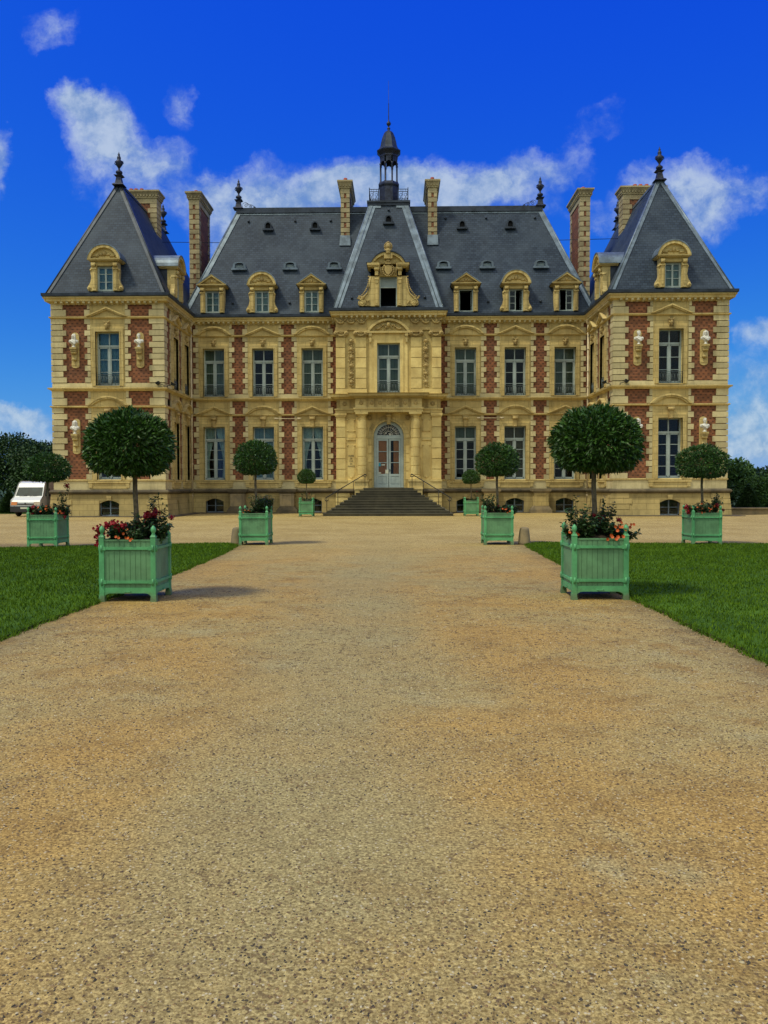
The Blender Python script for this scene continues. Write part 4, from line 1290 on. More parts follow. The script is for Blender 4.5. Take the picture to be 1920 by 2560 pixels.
for i, (b, k, st) in enumerate(((-10.45, 'tri', 'closed'), (-7.5, 'arc', 'closed'), (-4.56, 'tri', 'closed'), (4.56, 'tri', 'wide'), (7.5, 'arc', 'half'), (10.45, 'tri', 'ajar'))):
    put_dormer((b, YM, 0), 0, k, st, None if st == 'closed' else ('dormer with its window wide open' if st == 'wide' else 'dormer with one casement open'))
for s in (-1, 1):
    put_dormer((s*XPC, YP, 0), 0, 'arc', 'closed')
    put_dormer((s*XP0, 45.45, 0), PI/2 if s < 0 else -PI/2, 'arc', 'closed')
# great central dormer
m = MB(); f = -.36; m.cur = 0
for s in (-1, 1):
    m.box(s*.5, s*1.0, f, .2, 11.86, 14.0); m.box(s*.54, s*.76, f-.07, f, 11.9, 13.15); m.box(s*.60, s*.70, f-.09, f-.07, 12.0, 13.0)
    m.box(s*.54, s*.78, f-.12, f, 13.35, 13.45); m.box(s*.57, s*.75, f-.1, f, 13.15, 13.35)
    m.tube([(s*.52, f-.1, 13.95), (s*.8, f-.1, 13.95)], .11, 10); m.box(s*.56, s*.76, f-.1, f, 13.6, 13.95)
    m.box(s*.5, s*1.14, f-.2, .7, 14.06, 14.14); m.box(s*.5, s*1.2, f-.26, .72, 14.14, 14.26)
    # big scrolls
    o_ = [(s*1.0, 13.6), (s*1.04, 13.2), (s*1.08, 12.85), (s*1.2, 12.55), (s*1.38, 12.35), (s*1.6, 12.27), (s*1.72, 12.15), (s*1.73, 11.98), (s*1.65, 11.88), (s*1.0, 11.88)]
    if s > 0: o_ = list(reversed(o_))
    m.prism(o_, f+.02, f+.3)
    m.tube([(s*1.46, f-.03, 12.03), (s*1.46, f+.3, 12.03)], .17, 14)
    m.tube([(s*(1.46)+.24*(1-q/24)*math.cos(PI/2+s*-q*.62), f-.02, 12.06+.22*(1-q/24)*math.sin(PI/2+s*-q*.62)) for q in range(22)], .035, 6)
    m.tube([(s*1.02, f, 13.55), (s*1.08, f, 13.0), (s*1.2, f, 12.6), (s*1.45, f, 12.36), (s*1.65, f, 12.26)], .045, 6)
m.box(-1.0, 1.0, f, .2, 13.56, 14.08)
m.band(arcpts(0, 14.26, 1.0, .62), arcpts(0, 14.26, .84, .48), f-.2, .2)
m.prism(list(reversed(arcpts(0, 14.26, .84, .48))), f-.02, .2)
m.cur = 1
rg = random.Random(5)
for s in (-1, 1):
    for k in range(13):
        t = k/12; x = 1.06+.55*t**2; z = 13.5-1.2*t**.8
        m.ell((s*x+s*.05, f+.02, z+.04), (.05, .06, .05), 6, 5)
    foliage_lumps(m, *sorted((s*1.35, s*1.75)), 12.28, 12.42, 12, .05, f)
    foliage_lumps(m, *sorted((s*1.08, s*1.3)), 11.95, 12.2, 10, .05, f)
    m.tube([(s*.42, f-.08, 13.62), (s*.46, f-.1, 13.9), (s*.5, f-.1, 14.15), (s*.42, f-.08, 14.3), (s*.52, f-.08, 14.36)], .04, 6)
dor = W('central_dormer', m, [M['stone'], M['carved']], None, (0, YC, 0))
m = MB()                                          # coat of arms: plain shield, crown, wreath
sh = [(-.2, 14.1), (-.22, 13.85), (-.12, 13.68), (0, 13.6), (.12, 13.68), (.22, 13.85), (.2, 14.1), (0, 14.16)]
m.prism([(x, z) for x, z in sh], f-.16, f)
for k in range(14):
    a = PI*.75 + PI*1.5*k/13
    m.ell((.31*math.cos(a), f-.1, 13.88+.33*math.sin(a)), (.06, .06, .06), 7, 5)
m.box(-.17, .17, f-.2, f, 14.2, 14.28)
for k in range(5): m.ell((-.16+.08*k, f-.15, 14.33+.03*(k % 2)), (.035, .04, .05), 6, 5)
m.ell((0, f-.12, 14.4), (.12, .08, .08), 8, 6)
link('coat_of_arms', m.mesh('coat_of_arms', M['carved']), dor)
m = MB()                                          # helmeted crest figure
m.box(-.24, .24, f-.24, .0, 14.5, 14.78)
m.lathe(0, f-.1, [(.22, 0), (.17, .06), (.22, .15), (.23, .22), (.1, .3)], 12, z=14.78)
m.ell((0, f-.12, 15.2), (.16, .16, .2), 12, 8); m.ell((0, f-.26, 15.17), (.03, .04, .05), 6, 5)
for k in range(11):
    a = -.5 + (PI+1)*k/10
    m.ell((.2*math.cos(a), f-.06, 15.2+.22*math.sin(a)), (.06, .07, .065), 7, 5)
m.ell((0, f-.04, 15.42), (.1, .16, .08), 8, 6)
link('crest_figure', m.mesh('crest_figure', M['carved']), dor)
m = MB()
m.band([(-1.24, 14.28), (-1.0, 14.29)] + arcpts(0, 14.3, .98, .67, 10) + [(1.0, 14.29), (1.24, 14.28)], [(-1.24, 14.26), (-1.0, 14.26)] + arcpts(0, 14.26, .97, .645, 10) + [(1.0, 14.26), (1.24, 14.26)], f-.27, 1.7)
for s in (-1, 1): m.box(s*.95, s*1.0, .2, 1.5, 11.95, 14.06)
link('dormer_roof', m.mesh('dormer_roof', M['zinc_dark']), dor)
m = MB()
for s in (-1, 1): m.box(s*.5, s*.44, -.2, -.12, 11.72, 13.56)
m.box(-.44, .44, -.2, -.12, 12.93, 12.99)
link('dormer_window', m.mesh('dormer_window', M['frame']), dor)
m = MB(); m.box(-.44, .44, -.16, -.15, 12.99, 13.56); link('transom_board', m.mesh('transom_board', M['blind_cool']), dor)
# brackets that carry the busts
m = MB()
m.prism([(-.2, .62), (-.2, -.95), (-.14, -1.03), (.0, -1.06), (.14, -1.03), (.2, -.95), (.2, .62)] + [(.2*math.cos(PI*t/8), .62+.2*math.sin(PI*t/8)) for t in range(1, 8)], -.06, 0)
m.box(-.2, .2, -.08, -.06, -.9, -.84)
m.box(-.17, .17, -.42, -.06, -.1, 0); m.box(-.15, .15, -.38, -.06, -.2, -.1)
m.prism([(-.12, -.62), (.12, -.62), (.13, -.2), (-.13, -.2)], -.2, -.06)
m.tube([(-.13, -.25, -.26), (.13, -.25, -.26)], .09, 10); m.tube([(-.11, -.15, -.6), (.11, -.15, -.6)], .08, 10)
BRK = m.mesh('bust_bracket', M['stone'])
BUSTS = [(-XPC-1.73, 8.95), (-XPC+1.73, 8.95), (-XPC-1.73, 4.4), (XPC-1.73, 8.95), (XPC+1.73, 8.95), (XPC+1.73, 4.4), (XPC-1.73, 4.4)]
for x, z in BUSTS: W('bust_bracket', BRK, None, None, (x, YP, z))
# ------------------------------------------------------------------ marble busts
def bust_mesh(seed, turn, wig):
    rg = random.Random(seed); m = MB()
    m.lathe(0, 0, [(.11, 0), (.11, .03), (.07, .05), (.05, .1), (.07, .15), (.05, .17)], 14)
    m.ell((0, 0, .27), (.17, .11, .13), 14, 9); m.ell((0, .0, .34), (.22, .10, .09), 14, 8)
    for s in (-1, 1): m.ell((s*.17, 0, .31), (.09, .09, .10), 10, 7)
    m.tube([(0, .0, .36), (0, -.005, .46), (0, -.01, .52)], [.075, .058, .06], 12)
    T = Matrix.Translation((0, -.01, .55)) @ Matrix.Rotation(turn, 4, 'Z')
    m.T = T
    m.ell((0, 0, .04), (.082, .098, .125), 14, 10); m.ell((0, -.055, -.045), (.05, .05, .05), 10, 7)
    m.ell((0, -.108, .02), (.014, .022, .035), 6, 5); m.ell((0, -.09, .065), (.06, .02, .014), 8, 5)
    for s in (-1, 1):
        m.ell((s*.032, -.088, .045), (.014, .008, .009), 6, 4); m.ell((s*.083, 0, .03), (.012, .022, .03), 6, 5)
    m.ell((0, -.093, -.035), (.024, .012, .009), 6, 4)
    m.ell((0, .03, .085), (.092, .095, .095), 12, 8)
    if wig:
        for s in (-1, 1):
            for k in range(6): m.ell((s*(.09+.006*k), .01, .08-.055*k), (.045, .06, .045), 8, 6)
    else:
        for k in range(14): m.ell((rg.uniform(-.07, .07), rg.uniform(-.06, .08), .13+rg.uniform(-.02, .03)), (.03, .03, .02), 6, 4)
    m.T = None
    for k in range(5): m.tube([(-.2+.03*k, -.08, .38-.03*k), (-.05+.03*k, -.13, .27-.025*k), (.15, -.1, .33-.03*k)], .016, 6)
    return m.mesh('bust', M['marble'])
BL = ['white marble bust at first floor level near the outer edge of the left pavilion',
      'white marble bust at first floor level right of the upper window on the left pavilion',
      'white marble bust at ground floor level beside the big clipped tree on the left pavilion',
      'white marble bust at first floor level left of the upper window on the right pavilion',
      'white marble bust at first floor level near the outer right corner of the right pavilion',
      'white marble bust at ground floor level above the outer right planter tree',
      'white marble bust at ground floor level almost hidden behind the large right clipped tree']
for i, (x, z) in enumerate(BUSTS):
    o = link('bust', bust_mesh(i+3, (-.5, .45, .1, .3, -.4, -.2, .2)[i], i % 2 == 0), None, (x, YP-.26, z), 0)
    tag(o, BL[i], 'bust', 'marble busts on the pavilion walls')
    rm = o.modifiers.new('merge', 'REMESH'); rm.mode = 'VOXEL'; rm.voxel_size = .014; rm.use_smooth_shade = True

# ------------------------------------------------------------------ planter boxes
def planter(loc, label, w=.79, h=.92, rz=0, simple_=False):
    t = thing('planter_box', label, 'planter', loc, rz, 'green wooden planter boxes')
    a = w/2; k = h/.92
    def part(name, m, mat): return link(name, m.mesh(name, mat), t)
    for q in range(4):
        c, s = math.cos(q*PI/2), math.sin(q*PI/2)
        T = Matrix.Rotation(q*PI/2, 4, 'Z')
        m = MB(); m.T = T                       # boarded side
        n = 9; x0, x1 = -a+.055, a-.055; bw = (x1-x0)/n
        for i in range(n):
            m.box(x0+i*bw+.004, x0+(i+1)*bw-.004, -a+.012, -a+.032, .2*k, .865*k)
        m.box(x0, x1, -a+.018, -a+.036, .19*k, .86*k)
        m.box(x0-.0, x1, -a+.004, -a+.036, .862*k, .885*k)
        part('side_panel', m, M['green2'])
        m = MB(); m.T = T                       # bottom rail with bracketed arch
        z0, z1 = .12*k, .2*k
        pts = [(x0, z1), (x0, .04*k)] + [(x0+.09-.09*math.cos(PI/2*i/5)*1.0, .04*k+.08*k*math.sin(PI/2*i/5)) for i in range(0, 6)]
        pts2 = [(-p[0], p[1]) for p in reversed(pts)]
        m.prism(pts+pts2, -a, -a+.03)
        m.tube([(-.05, -a-.004, .155*k), (-.03, -a-.01, .142*k), (0, -a-.012, .137*k), (.03, -a-.01, .142*k), (.05, -a-.004, .155*k)], .006, 5)
        part('bottom_rail', m, M['green'])
        m = MB(); m.T = T                       # iron straps with knuckles
        for z in (.28*k, .76*k):
            m.box(-a+.03, a-.03, -a-.012, -a+.012, z-.018, z+.018)
            for e in (-1, 1):
                m.tube([(e*(a-.03), -a-.012, z-.045), (e*(a-.03), -a-.012, z+.045)], .016, 8)
                m.box(e*(a-.09), e*(a-.03), -a-.016, -a+.0, z-.026, z+.026)
        part('strap', m, M['green'])
        m = MB(); m.T = T                       # corner post, foot and ball
        m.box(-a-.008, -a+.062, -a-.008, -a+.062, .1*k, .92*k)
        m.frustum(-a+.025, -a+.025, 0, .1*k, .045, .045, .036, .036)
        m.frustum(-a+.027, -a+.027, .92*k, .95*k, .04, .04, .025, .025)
        p = part('post', m, M['green'])
        b = MB(); b.T = T
        b.lathe(-a+.027, -a+.027, [(.02, .94*k), (.03, .955*k), (.018, .97*k), (.026, .985*k), (.036, 1.005*k), (.039, 1.03*k), (.032, 1.055*k), (.018, 1.07*k), (.008, 1.085*k)], 14)
        link('finial_ball', b.mesh('finial_ball', M['green']), p)
    m = MB(); n = 14                            # mounded earth
    vs = []; fs = []
    for j in range(n+1):
        for i in range(n+1):
            x = -a+.035+(w-.07)*i/n; y = -a+.035+(w-.07)*j/n
            e = min(i, j, n-i, n-j)/n
            vs.append((x, y, .80*k+.12*min(1, e*4)+rnd.uniform(-.012, .012)))
    for j in range(n):
        for i in range(n): fs.append((j*(n+1)+i, j*(n+1)+i+1, (j+1)*(n+1)+i+1, (j+1)*(n+1)+i))
    m.add(vs, fs, True); m.box(-a+.04, a-.04, -a+.04, a-.04, .15, .19)
    link('soil', m.mesh('soil', M['soil']), t)
    return t
def planter_copy(src, loc, label, rz=0, sc_=1):
    c = copy_tree(src, None, loc, rz); c.scale = (sc_,)*3; c['label'] = label; return c

# ------------------------------------------------------------------ foliage
def leafcloud(m, n, lobes, ln, wd, rg, inner=.55, droop=.35, flat=-.6, out=.8):
    """leaf-shaped faces in the volume of lobes (cx,cy,cz,rx,ry,rz)"""
    vol = [l[3]*l[4]*l[5] for l in lobes]; tot = sum(vol)
    for l, v in zip(lobes, vol):
        for _ in range(int(n*v/tot)):
            while True:
                d = Vector((rg.gauss(0,1), rg.gauss(0,1), rg.gauss(0,1)))
                if d.length > 1e-3: break
            d.normalize()
            if d.z < flat: d.z = flat + (d.z-flat)*.25
            r = inner + (1-inner)*rg.random()**.45
            bumpy = 1 + .09*mnoise.noise(Vector((d.x*2.2+l[0], d.y*2.2+l[1], d.z*2.2+l[2]*1.7))) + rg.uniform(-.02, .05)
            r *= bumpy
            p = Vector((l[0]+d.x*l[3]*r, l[1]+d.y*l[4]*r, l[2]+d.z*l[5]*r))
            o = (d*out + Vector((rg.gauss(0,.5), rg.gauss(0,.5), rg.gauss(0,.5)-droop*(.3 if d.z > 0 else 1)))).normalized()
            sd = o.cross(Vector((rg.gauss(0,1), rg.gauss(0,1), rg.gauss(0,1)))).normalized()
            up = sd.cross(o).normalized()
            L_ = ln*rg.uniform(.7, 1.25); W_ = wd*rg.uniform(.75, 1.2)
            a = p; b = p+o*L_*.45+sd*W_*.5; c = p+o*L_-up*L_*.12; e = p+o*L_*.45-sd*W_*.5; mid = p+o*L_*.5-up*W_*.16
            k = len(m.v)
            m.v.extend([tuple(a), tuple(b), tuple(c), tuple(e), tuple(mid)])
            for f in ((0,1,4), (1,2,4), (2,3,4), (3,0,4)):
                m.f.append(tuple(k+i for i in f)); m.m.append(m.cur); m.sm.append(False)
def clipped_crown(rx, rz, n, seed, ln=.085, wd=.032, mat='leaf'):
    rg = random.Random(seed); m = MB()
    leafcloud(m, int(n*.8), [(0, 0, 0, rx, rx, rz)], ln, wd, rg, .70, .3, -.60, .9)
    leafcloud(m, int(n*.38), [(0, 0, 0, rx*.72, rx*.72, rz*.7)], ln, wd, rg, .4, .3, -.5, .5)
    # twigs
    for k in range(16):
        a = k*2*PI/16 + rg.random()*.3; e = rg.uniform(-.1, .9)
        d = Vector((math.cos(a)*math.cos(e), math.sin(a)*math.cos(e), math.sin(e)))
        m2 = Vector((0, 0, -rz*.5))
    return m.mesh('crown', M[mat])
def twigs_mesh(rx, rz, zb, h, r, seed):
    rg = random.Random(seed); m = MB()
    m.tube([(0, 0, 0), (.01, 0, h*.35), (-.008, .01, h*.7), (0, 0, h), (0, 0, h+rz*.6)], [r*1.15, r, r*.95, r*.95, r*.6], 10)
    for k in range(14):
        a = k*2*PI/14 + rg.random()*.4; e = rg.uniform(-.05, 1.0); q = rg.uniform(.35, .55)
        z0 = h + rg.uniform(0, rz*.4)
        m.tube([(0, 0, z0), (rx*.4*math.cos(a), rx*.4*math.sin(a), z0+.25*rz*math.sin(e)+.05), (rx*q*math.cos(a)*math.cos(e), rx*q*math.sin(a)*math.cos(e), z0+.3*rz+rz*q*math.sin(e)*.7)], [r*.4, r*.28, r*.12], 5)
    return m.mesh('trunk', M['bark'])
_cr = {}
def clipped_tree(loc, label, rx, rz, zc, zb, n, seed, ln=.085, wd=.032, r=.036, lean=0):
    """loc.z = ground level; trunk rises from zb (soil), crown centre at zc"""
    t = thing('clipped_tree', label, 'tree', (loc[0], loc[1], zb), 0, 'clipped laurel trees in the planters')
    link('trunk', twigs_mesh(rx, rz, zb, zc-zb-rz*.55, r, seed), t)
    c = link('crown', clipped_crown(rx, rz, n, seed, ln, wd), t, (lean, 0, zc-zb), (seed*1.3) % 6)
    return t
def rose_bush(loc, label, sprays, flowers, seed, group='flowering plants in the planters'):
    """sprays: (x,y,radius,height,count); flowers: (kind,x,y,z,size)"""
    rg = random.Random(seed)
    t = thing('flowering_plant', label, 'plant', loc, 0, group)
    m = MB(); m.cur = 0
    st = MB()
    for (x, y, rad, hh, n) in sprays:
        ns = max(2, int(n/22))
        for _ in range(ns):
            a = rg.uniform(0, 2*PI); q = rad*rg.random()**.5
            ex, ey, ez = x+q*math.cos(a), y+q*math.sin(a), hh*rg.uniform(.55, 1.05)
            pts = [(x+.2*q*math.cos(a), y+.2*q*math.sin(a), -.02), (x+.6*q*math.cos(a)+rg.uniform(-.03, .03), y+.6*q*math.sin(a), ez*.55), (ex, ey, ez)]
            st.tube(pts, [.006, .0045, .003], 5)
            for k in range(int(1.9*n/ns)):
                u = rg.uniform(.15, 1.03)
                if u < .5: b = [pts[0][i]*(1-2*u)+pts[1][i]*2*u for i in range(3)]
                else: b = [pts[1][i]*(2-2*u)+pts[2][i]*(2*u-1) for i in range(3)]
                p = Vector(b)+Vector((rg.gauss(0,.02), rg.gauss(0,.02), rg.gauss(0,.015)))
                o = Vector((rg.gauss(0,1), rg.gauss(0,1), rg.gauss(.1,.5))).normalized()
                sd = o.cross(Vector((rg.gauss(0,.4), rg.gauss(0,.4), 1))).normalized(); up = sd.cross(o)
                Lf = rg.uniform(.04, .075); Wf = Lf*.62
                vs = [p, p+o*Lf*.4+sd*Wf*.5, p+o*Lf, p+o*Lf*.4-sd*Wf*.5, p+o*Lf*.5-up*.005]
                m.add([tuple(v) for v in vs], [(0,1,4), (1,2,4), (2,3,4), (3,0,4)])
    link('foliage', m.mesh('foliage', M['leaf4']), t); link('stems', st.mesh('stems', M['bark_d']), t)
    for kind, x, y, z, s in flowers:
        f = MB(); s *= 1.2 if kind == 'r' else 1.0
        if kind == 'r':       # double rose / geranium head: whorls of petals
            for k in range(26):
                d = Vector((rg.gauss(0,1), rg.gauss(0,1), rg.gauss(.3,1))).normalized()
                c = d*s*rg.uniform(.5, 1); sd = d.cross(Vector((rg.gauss(0,1), rg.gauss(0,1), rg.gauss(0,1)))).normalized(); up = sd.cross(d)
                w = s*.55
                f.add([tuple(c-sd*w*.5), tuple(c-sd*w*.35+up*w*.6+d*w*.2), tuple(c+sd*w*.35+up*w*.6+d*w*.2), tuple(c+sd*w*.5), tuple(c-d*w*.3)], [(0,1,4), (1,2,4), (2,3,4)])
            f.ell((0, 0, 0), (s*.55,)*3, 8, 6)
            me = f.mesh('rose_head', M['red'])
            link('rose_head', me, t, (x, y, z))
        else:                  # open trumpet flowers in a cluster
            for q in range(int(kind[1:])):
                cx, cy_, cz = rg.gauss(0, s*1.5), rg.gauss(0, s*1.2)-s*.4, rg.gauss(0, s*.9)
                nrm = Vector((rg.gauss(0,.4), -1, rg.gauss(.3,.4))).normalized()
                e1 = nrm.cross(Vector((0,0,1))).normalized(); e2 = nrm.cross(e1)
                vs = [tuple(Vector((cx, cy_, cz))-nrm*s*.35)]
                for i in range(10):
                    rr = s*(.75 if i % 2 else .62); a = i*PI/5
                    vs.append(tuple(Vector((cx, cy_, cz))+e1*rr*math.cos(a)+e2*rr*math.sin(a)+nrm*s*.1))
                f.add(vs, [(0, 1+i, 1+(i+1) % 10) for i in range(10)], True)
            link('orange_flowers', f.mesh('orange_flowers', M['orangep']), t, (x, y, z))
    return t

PL = planter((-3.30, 11.95, 0), 'nearest green planter box on the left of the drive, at the corner of the lawn', rz=0)
planter_copy(PL, (3.44, 12.15, 0), 'nearest green planter box on the right of the drive, beside the lawn edge')
planter_copy(PL, (-3.45, 22.95, 0), 'middle green planter box on the left, next to the stone bollard')
planter_copy(PL, (3.31, 22.95, 0), 'middle green planter box on the right, next to the mossy stone bollard')
planter_copy(PL, (-8.9, 21.95, 0), 'far left green planter box, standing on sand behind the left lawn near the van', rz=0)
planter_copy(PL, (8.9, 22.7, 0), 'green planter box at the far right, standing on sand behind the right lawn')
planter_copy(PL, (-4.33, 43.6, 0), 'small green planter box by the stairs, left of the hand rail', sc_=.93)
planter_copy(PL, (4.44, 43.9, 0), 'small green planter box by the stairs, right of the hand rail', sc_=.93)
G = 'clipped_tree'
clipped_tree((-3.30, 11.95), 'large round clipped laurel tree in the nearest left planter, in front of the left pavilion', .60, .52, 2.21, .88, 9500, 1, lean=-.08)
clipped_tree((3.44, 12.15), 'large round clipped laurel tree in the nearest right planter, hiding a ground floor window', .62, .53, 2.25, .88, 9500, 2, lean=.03)
clipped_tree((-3.45, 22.95), 'clipped tree in the middle left planter, in front of a brick pier', .57, .52, 2.36, .88, 6000, 3, .08, .032, .034)
clipped_tree((3.31, 22.95), 'clipped tree in the middle right planter, overlapping a smaller tree behind it', .57, .50, 2.29, .88, 6000, 4, .08, .032, .034)
clipped_tree((-8.9, 21.95), 'clipped tree in the far left planter, in front of the white van', .56, .42, 2.10, .88, 5500, 5, .075, .03, .034)
clipped_tree((8.9, 22.7), 'clipped tree in the far right planter, in front of the right pavilion corner', .67, .50, 2.22, .88, 6500, 6, .08, .032, .034)
clipped_tree((-4.33, 43.6), 'smallest ball-shaped clipped tree, in the planter left of the stairs', .46, .42, 2.08, .8, 3500, 7, .07, .035, .03)
clipped_tree((4.44, 43.9), 'small ball-shaped clipped tree behind the middle right one, right of the stairs', .46, .40, 2.03, .8, 3500, 8, .07, .035, .03)
# flowers
rose_bush((-3.30, 11.95, .86), 'crimson roses and orange trumpet flowers round the trunk of the nearest left tree',
  [(-.2, -.2, .22, .26, 260), (.05, -.22, .2, .2, 260), (.22, .0, .28, .36, 420), (.3, .1, .2, .62, 130), (-.3, -.1, .18, .2, 160), (.38, -.1, .15, .25, 160), (0, .2, .3, .25, 200)],
  [('r', -.42, -.34, .16, .075), ('r', -.40, -.30, .05, .08), ('r', -.32, -.3, .22, .06), ('r', -.44, -.3, -.04, .055), ('r', -.22, -.28, .24, .06), ('r', -.1, -.26, .22, .05), ('r', -.16, -.3, .18, .05),
   ('r', .16, -.02, .34, .075), ('r', .28, .0, .38, .07), ('r', .06, -.05, .2, .05), ('r', .5, .1, .32, .04), ('o4', .04, -.36, .06, .032), ('o2', -.12, -.36, .06, .03), ('o3', -.02, -.3, .13, .03)], 21)
rose_bush((3.44, 12.15, .86), 'dark rose foliage with orange flowers round the trunk of the nearest right tree',
  [(-.15, -.15, .3, .32, 520), (.05, 0, .3, .42, 420), (-.25, .0, .3, .62, 200), (.25, -.1, .25, .26, 320), (.4, -.2, .2, .15, 200), (.15, .1, .3, .55, 120), (-.35, -.2, .18, .2, 160)],
  [('o7', .3, -.36, .16, .036), ('o6', .42, -.3, .2, .034), ('o4', .28, -.4, .02, .038), ('o4', -.36, -.34, .10, .03), ('o3', .12, -.42, -.0, .034), ('r', .1, -.1, .3, .05), ('r', .3, -.25, .28, .04), ('r', -.02, -.1, .34, .03)], 22)
rose_bush((-3.45, 22.95, .86), 'dark bushy plant with a few orange flowers in the middle left planter',
  [(.1, -.1, .3, .5, 520), (.3, .0, .2, .45, 260), (-.2, -.2, .2, .14, 200), (.35, -.25, .15, .2, 120)], [('o4', -.25, -.3, .06, .03), ('o3', -.1, -.3, .08, .03)], 23)
rose_bush((3.31, 22.95, .86), 'leafy rose bush with orange flowers at the right of the middle right planter',
  [(-.25, -.1, .25, .5, 420), (.0, -.1, .3, .3, 320), (.3, -.2, .2, .22, 260), (.42, -.1, .14, .1, 120)], [('o5', .18, -.3, .13, .034), ('o4', .3, -.32, .08, .034), ('r', .02, -.2, .2, .04)], 24)
rose_bush((-8.9, 21.95, .86), 'red and orange flowers with one tall rose stem in the far left planter',
  [(-.2, -.2, .25, .25, 320), (.1, -.2, .25, .25, 320), (.35, .0, .25, .3, 320), (.35, .05, .18, .75, 150), (.4, .2, .2, .15, 200)],
  [('r', -.25, -.28, .2, .07), ('r', -.36, -.28, .12, .06), ('r', -.28, -.3, .05, .05), ('o5', -.1, -.3, .16, .04), ('o6', .08, -.3, .18, .04), ('o5', .4, -.2, .1, .04), ('r', .5, -.1, -.05, .05), ('r', .52, .0, .8, .07), ('r', .45, -.1, .05, .04), ('o3', -.18, -.3, .22, .03)], 25)
rose_bush((8.9, 22.7, .86), 'crimson and orange flowers spilling over the far right planter',
  [(-.3, -.2, .22, .25, 300), (.0, -.2, .25, .22, 300), (.3, -.15, .22, .4, 300), (.35, .0, .15, .62, 100), (-.1, .1, .3, .3, 200)],
  [('r', -.5, -.2, .18, .075), ('r', -.46, -.25, .05, .07), ('o5', -.35, -.3, .14, .04), ('o4', -.1, -.35, .03, .04), ('o4', -.1, -.25, .2, .04), ('r', .3, -.3, .22, .06), ('o3', .24, -.3, .2, .04), ('r', .5, -.2, .08, .045), ('o3', .05, -.35, .12, .035)], 26)
rose_bush((-4.33, 43.6, .8), 'low green shoots round the smallest left tree', [(0, -.05, .3, .14, 200), (.1, 0, .25, .62, 60), (-.2, 0, .2, .55, 40)], [('r', .15, -.1, .4, .03)], 27)
rose_bush((4.44, 43.9, .8), 'low dark shoots round the small tree right of the stairs', [(0, -.05, .3, .12, 200), (.25, 0, .2, .55, 50)], [('r', .3, -.1, .5, .03)], 28)

# ------------------------------------------------------------------ bollards
def bollard(loc, label, seed, flatcap):
    rg = random.Random(seed); m = MB()
    m.lathe(0, 0, [(.175, -.02), (.172, .06), (.155, .22), (.135, .38), (.125, .43), (.10, .465), (.05, .48)], 20)
    for i, v in enumerate(m.v):
        k = 1+.07*mnoise.noise(Vector(v)*6+Vector((seed, 0, 0))); m.v[i] = (v[0]*k, v[1]*k*.9, v[2])
    if flatcap: m.cur = 0
    o = link('stone_bollard', m.mesh('stone_bollard', M['bollard']), None, loc)
    tag(o, label, 'bollard', 'stone guard bollards at the lawn corners')
    return o
bollard((-3.98, 22.9, 0), 'worn stone bollard at the left lawn corner, against the middle left planter', 1, True)
bollard((4.04, 22.75, 0), 'mossy tapered stone bollard at the right lawn corner', 2, False)

# ------------------------------------------------------------------ lamps on the facade
def floodlight(loc, label, rz, sg):
    t = thing('floodlight', label, 'floodlight', loc, rz, 'black floodlights on the pavilion ledges')
    m = MB(); m.tube([(0, 0, 0), (0, 0, .1)], .02, 6); m.tube([(0, 0, .1), (sg*.26, -.05, .16)], .018, 6); link('arm', m.mesh('arm', M['iron']), t)
    m = MB(); m.T = Matrix.Translation((sg*.3, -.06, .17)) @ Matrix.Rotation(.5*sg, 4, 'Y'); m.frustum(0, 0, -.05, .09, .06, .1, .11, .14); link('lamp_head', m.mesh('lamp_head', M['iron']), t)
floodlight((-XP0+.05, YP-.14, 6.87), 'black floodlight on the ledge at the left pavilion corner, turned outwards', 0, -1)
floodlight((-XP0+.12, YP+.25, 6.87), 'black floodlight just round the left pavilion corner, turned to the courtyard', 0, 1)
floodlight((XP0+.3, YP-.14, 6.87), 'black floodlight on the ledge at the right pavilion corner, front side', 0, 1)
floodlight((XP0-.12, YP+.25, 6.87), 'black floodlight just round the right pavilion corner, turned to the courtyard', 0, -1)
def strip_light(loc, label):
    t = thing('strip_light', label, 'wall lamp', loc, 0, 'white strip lights between the ground floor windows')
    m = MB(); m.tube([(-.66, -.18, 0), (.66, -.18, 0)], .022, 8); link('bar', m.mesh('bar', M['pipe']), t)
    for s in (-1, 1):
        m = MB(); m.tube([(s*.62, -.18, 0), (s*.62, 0, 0)], .02, 6); m.tube([(s*.58, -.18, 0), (s*.8, -.18, 0)], .055, 10); link('end_bracket', m.mesh('end_bracket', M['pipe']), t)
strip_light((-6.02, YM-.06, 5.62), 'white strip light across the brick pier left of the entrance')
strip_light((6.02, YM-.06, 5.62), 'white strip light across the brick pier right of the entrance')

# ------------------------------------------------------------------ white van
M['van'] = simple('white_van_paint', (.72,.74,.72), .3, 0, .03, 2, 0, .5)
M['tyre'] = simple('tyre_rubber', (.02,.02,.02), .8, 0, .1, 5, .1)
M['bumper'] = simple('dark_bumper', (.03,.03,.035), .6, 0, .1, 5, .05)
M['lamp'] = simple('headlamp_glass', (.55,.45,.3), .15, 0, .1, 5, 0, .8)
M['amber'] = simple('amber_indicator', (.6,.2,.03), .2, 0, .05, 5, 0, .8)
M['screen'] = simple('tinted_windscreen', (.015,.035,.035), .2, 0, .4, 2, 0, .3)
VAN = thing('van', 'white delivery van parked beside the left pavilion, seen from the front', 'van', (-19.5, 43.75, 0), 0)
VW = .80; 
prof = [(0, .34), (-.0, .64), (.05, .86), (.42, 1.08), (.72, 1.60), (.86, 1.80), (1.15, 1.88), (4.0, 1.88), (4.05, 1.7), (4.05, .34)]
m = MB(); vs = []; fs = []
def wx(z): return VW*(1 - .10*max(0, z-.9)/.95)
n = len(prof)
for s in (-1, 1):
    for y, z in prof: vs.append((s*wx(z), y, z))
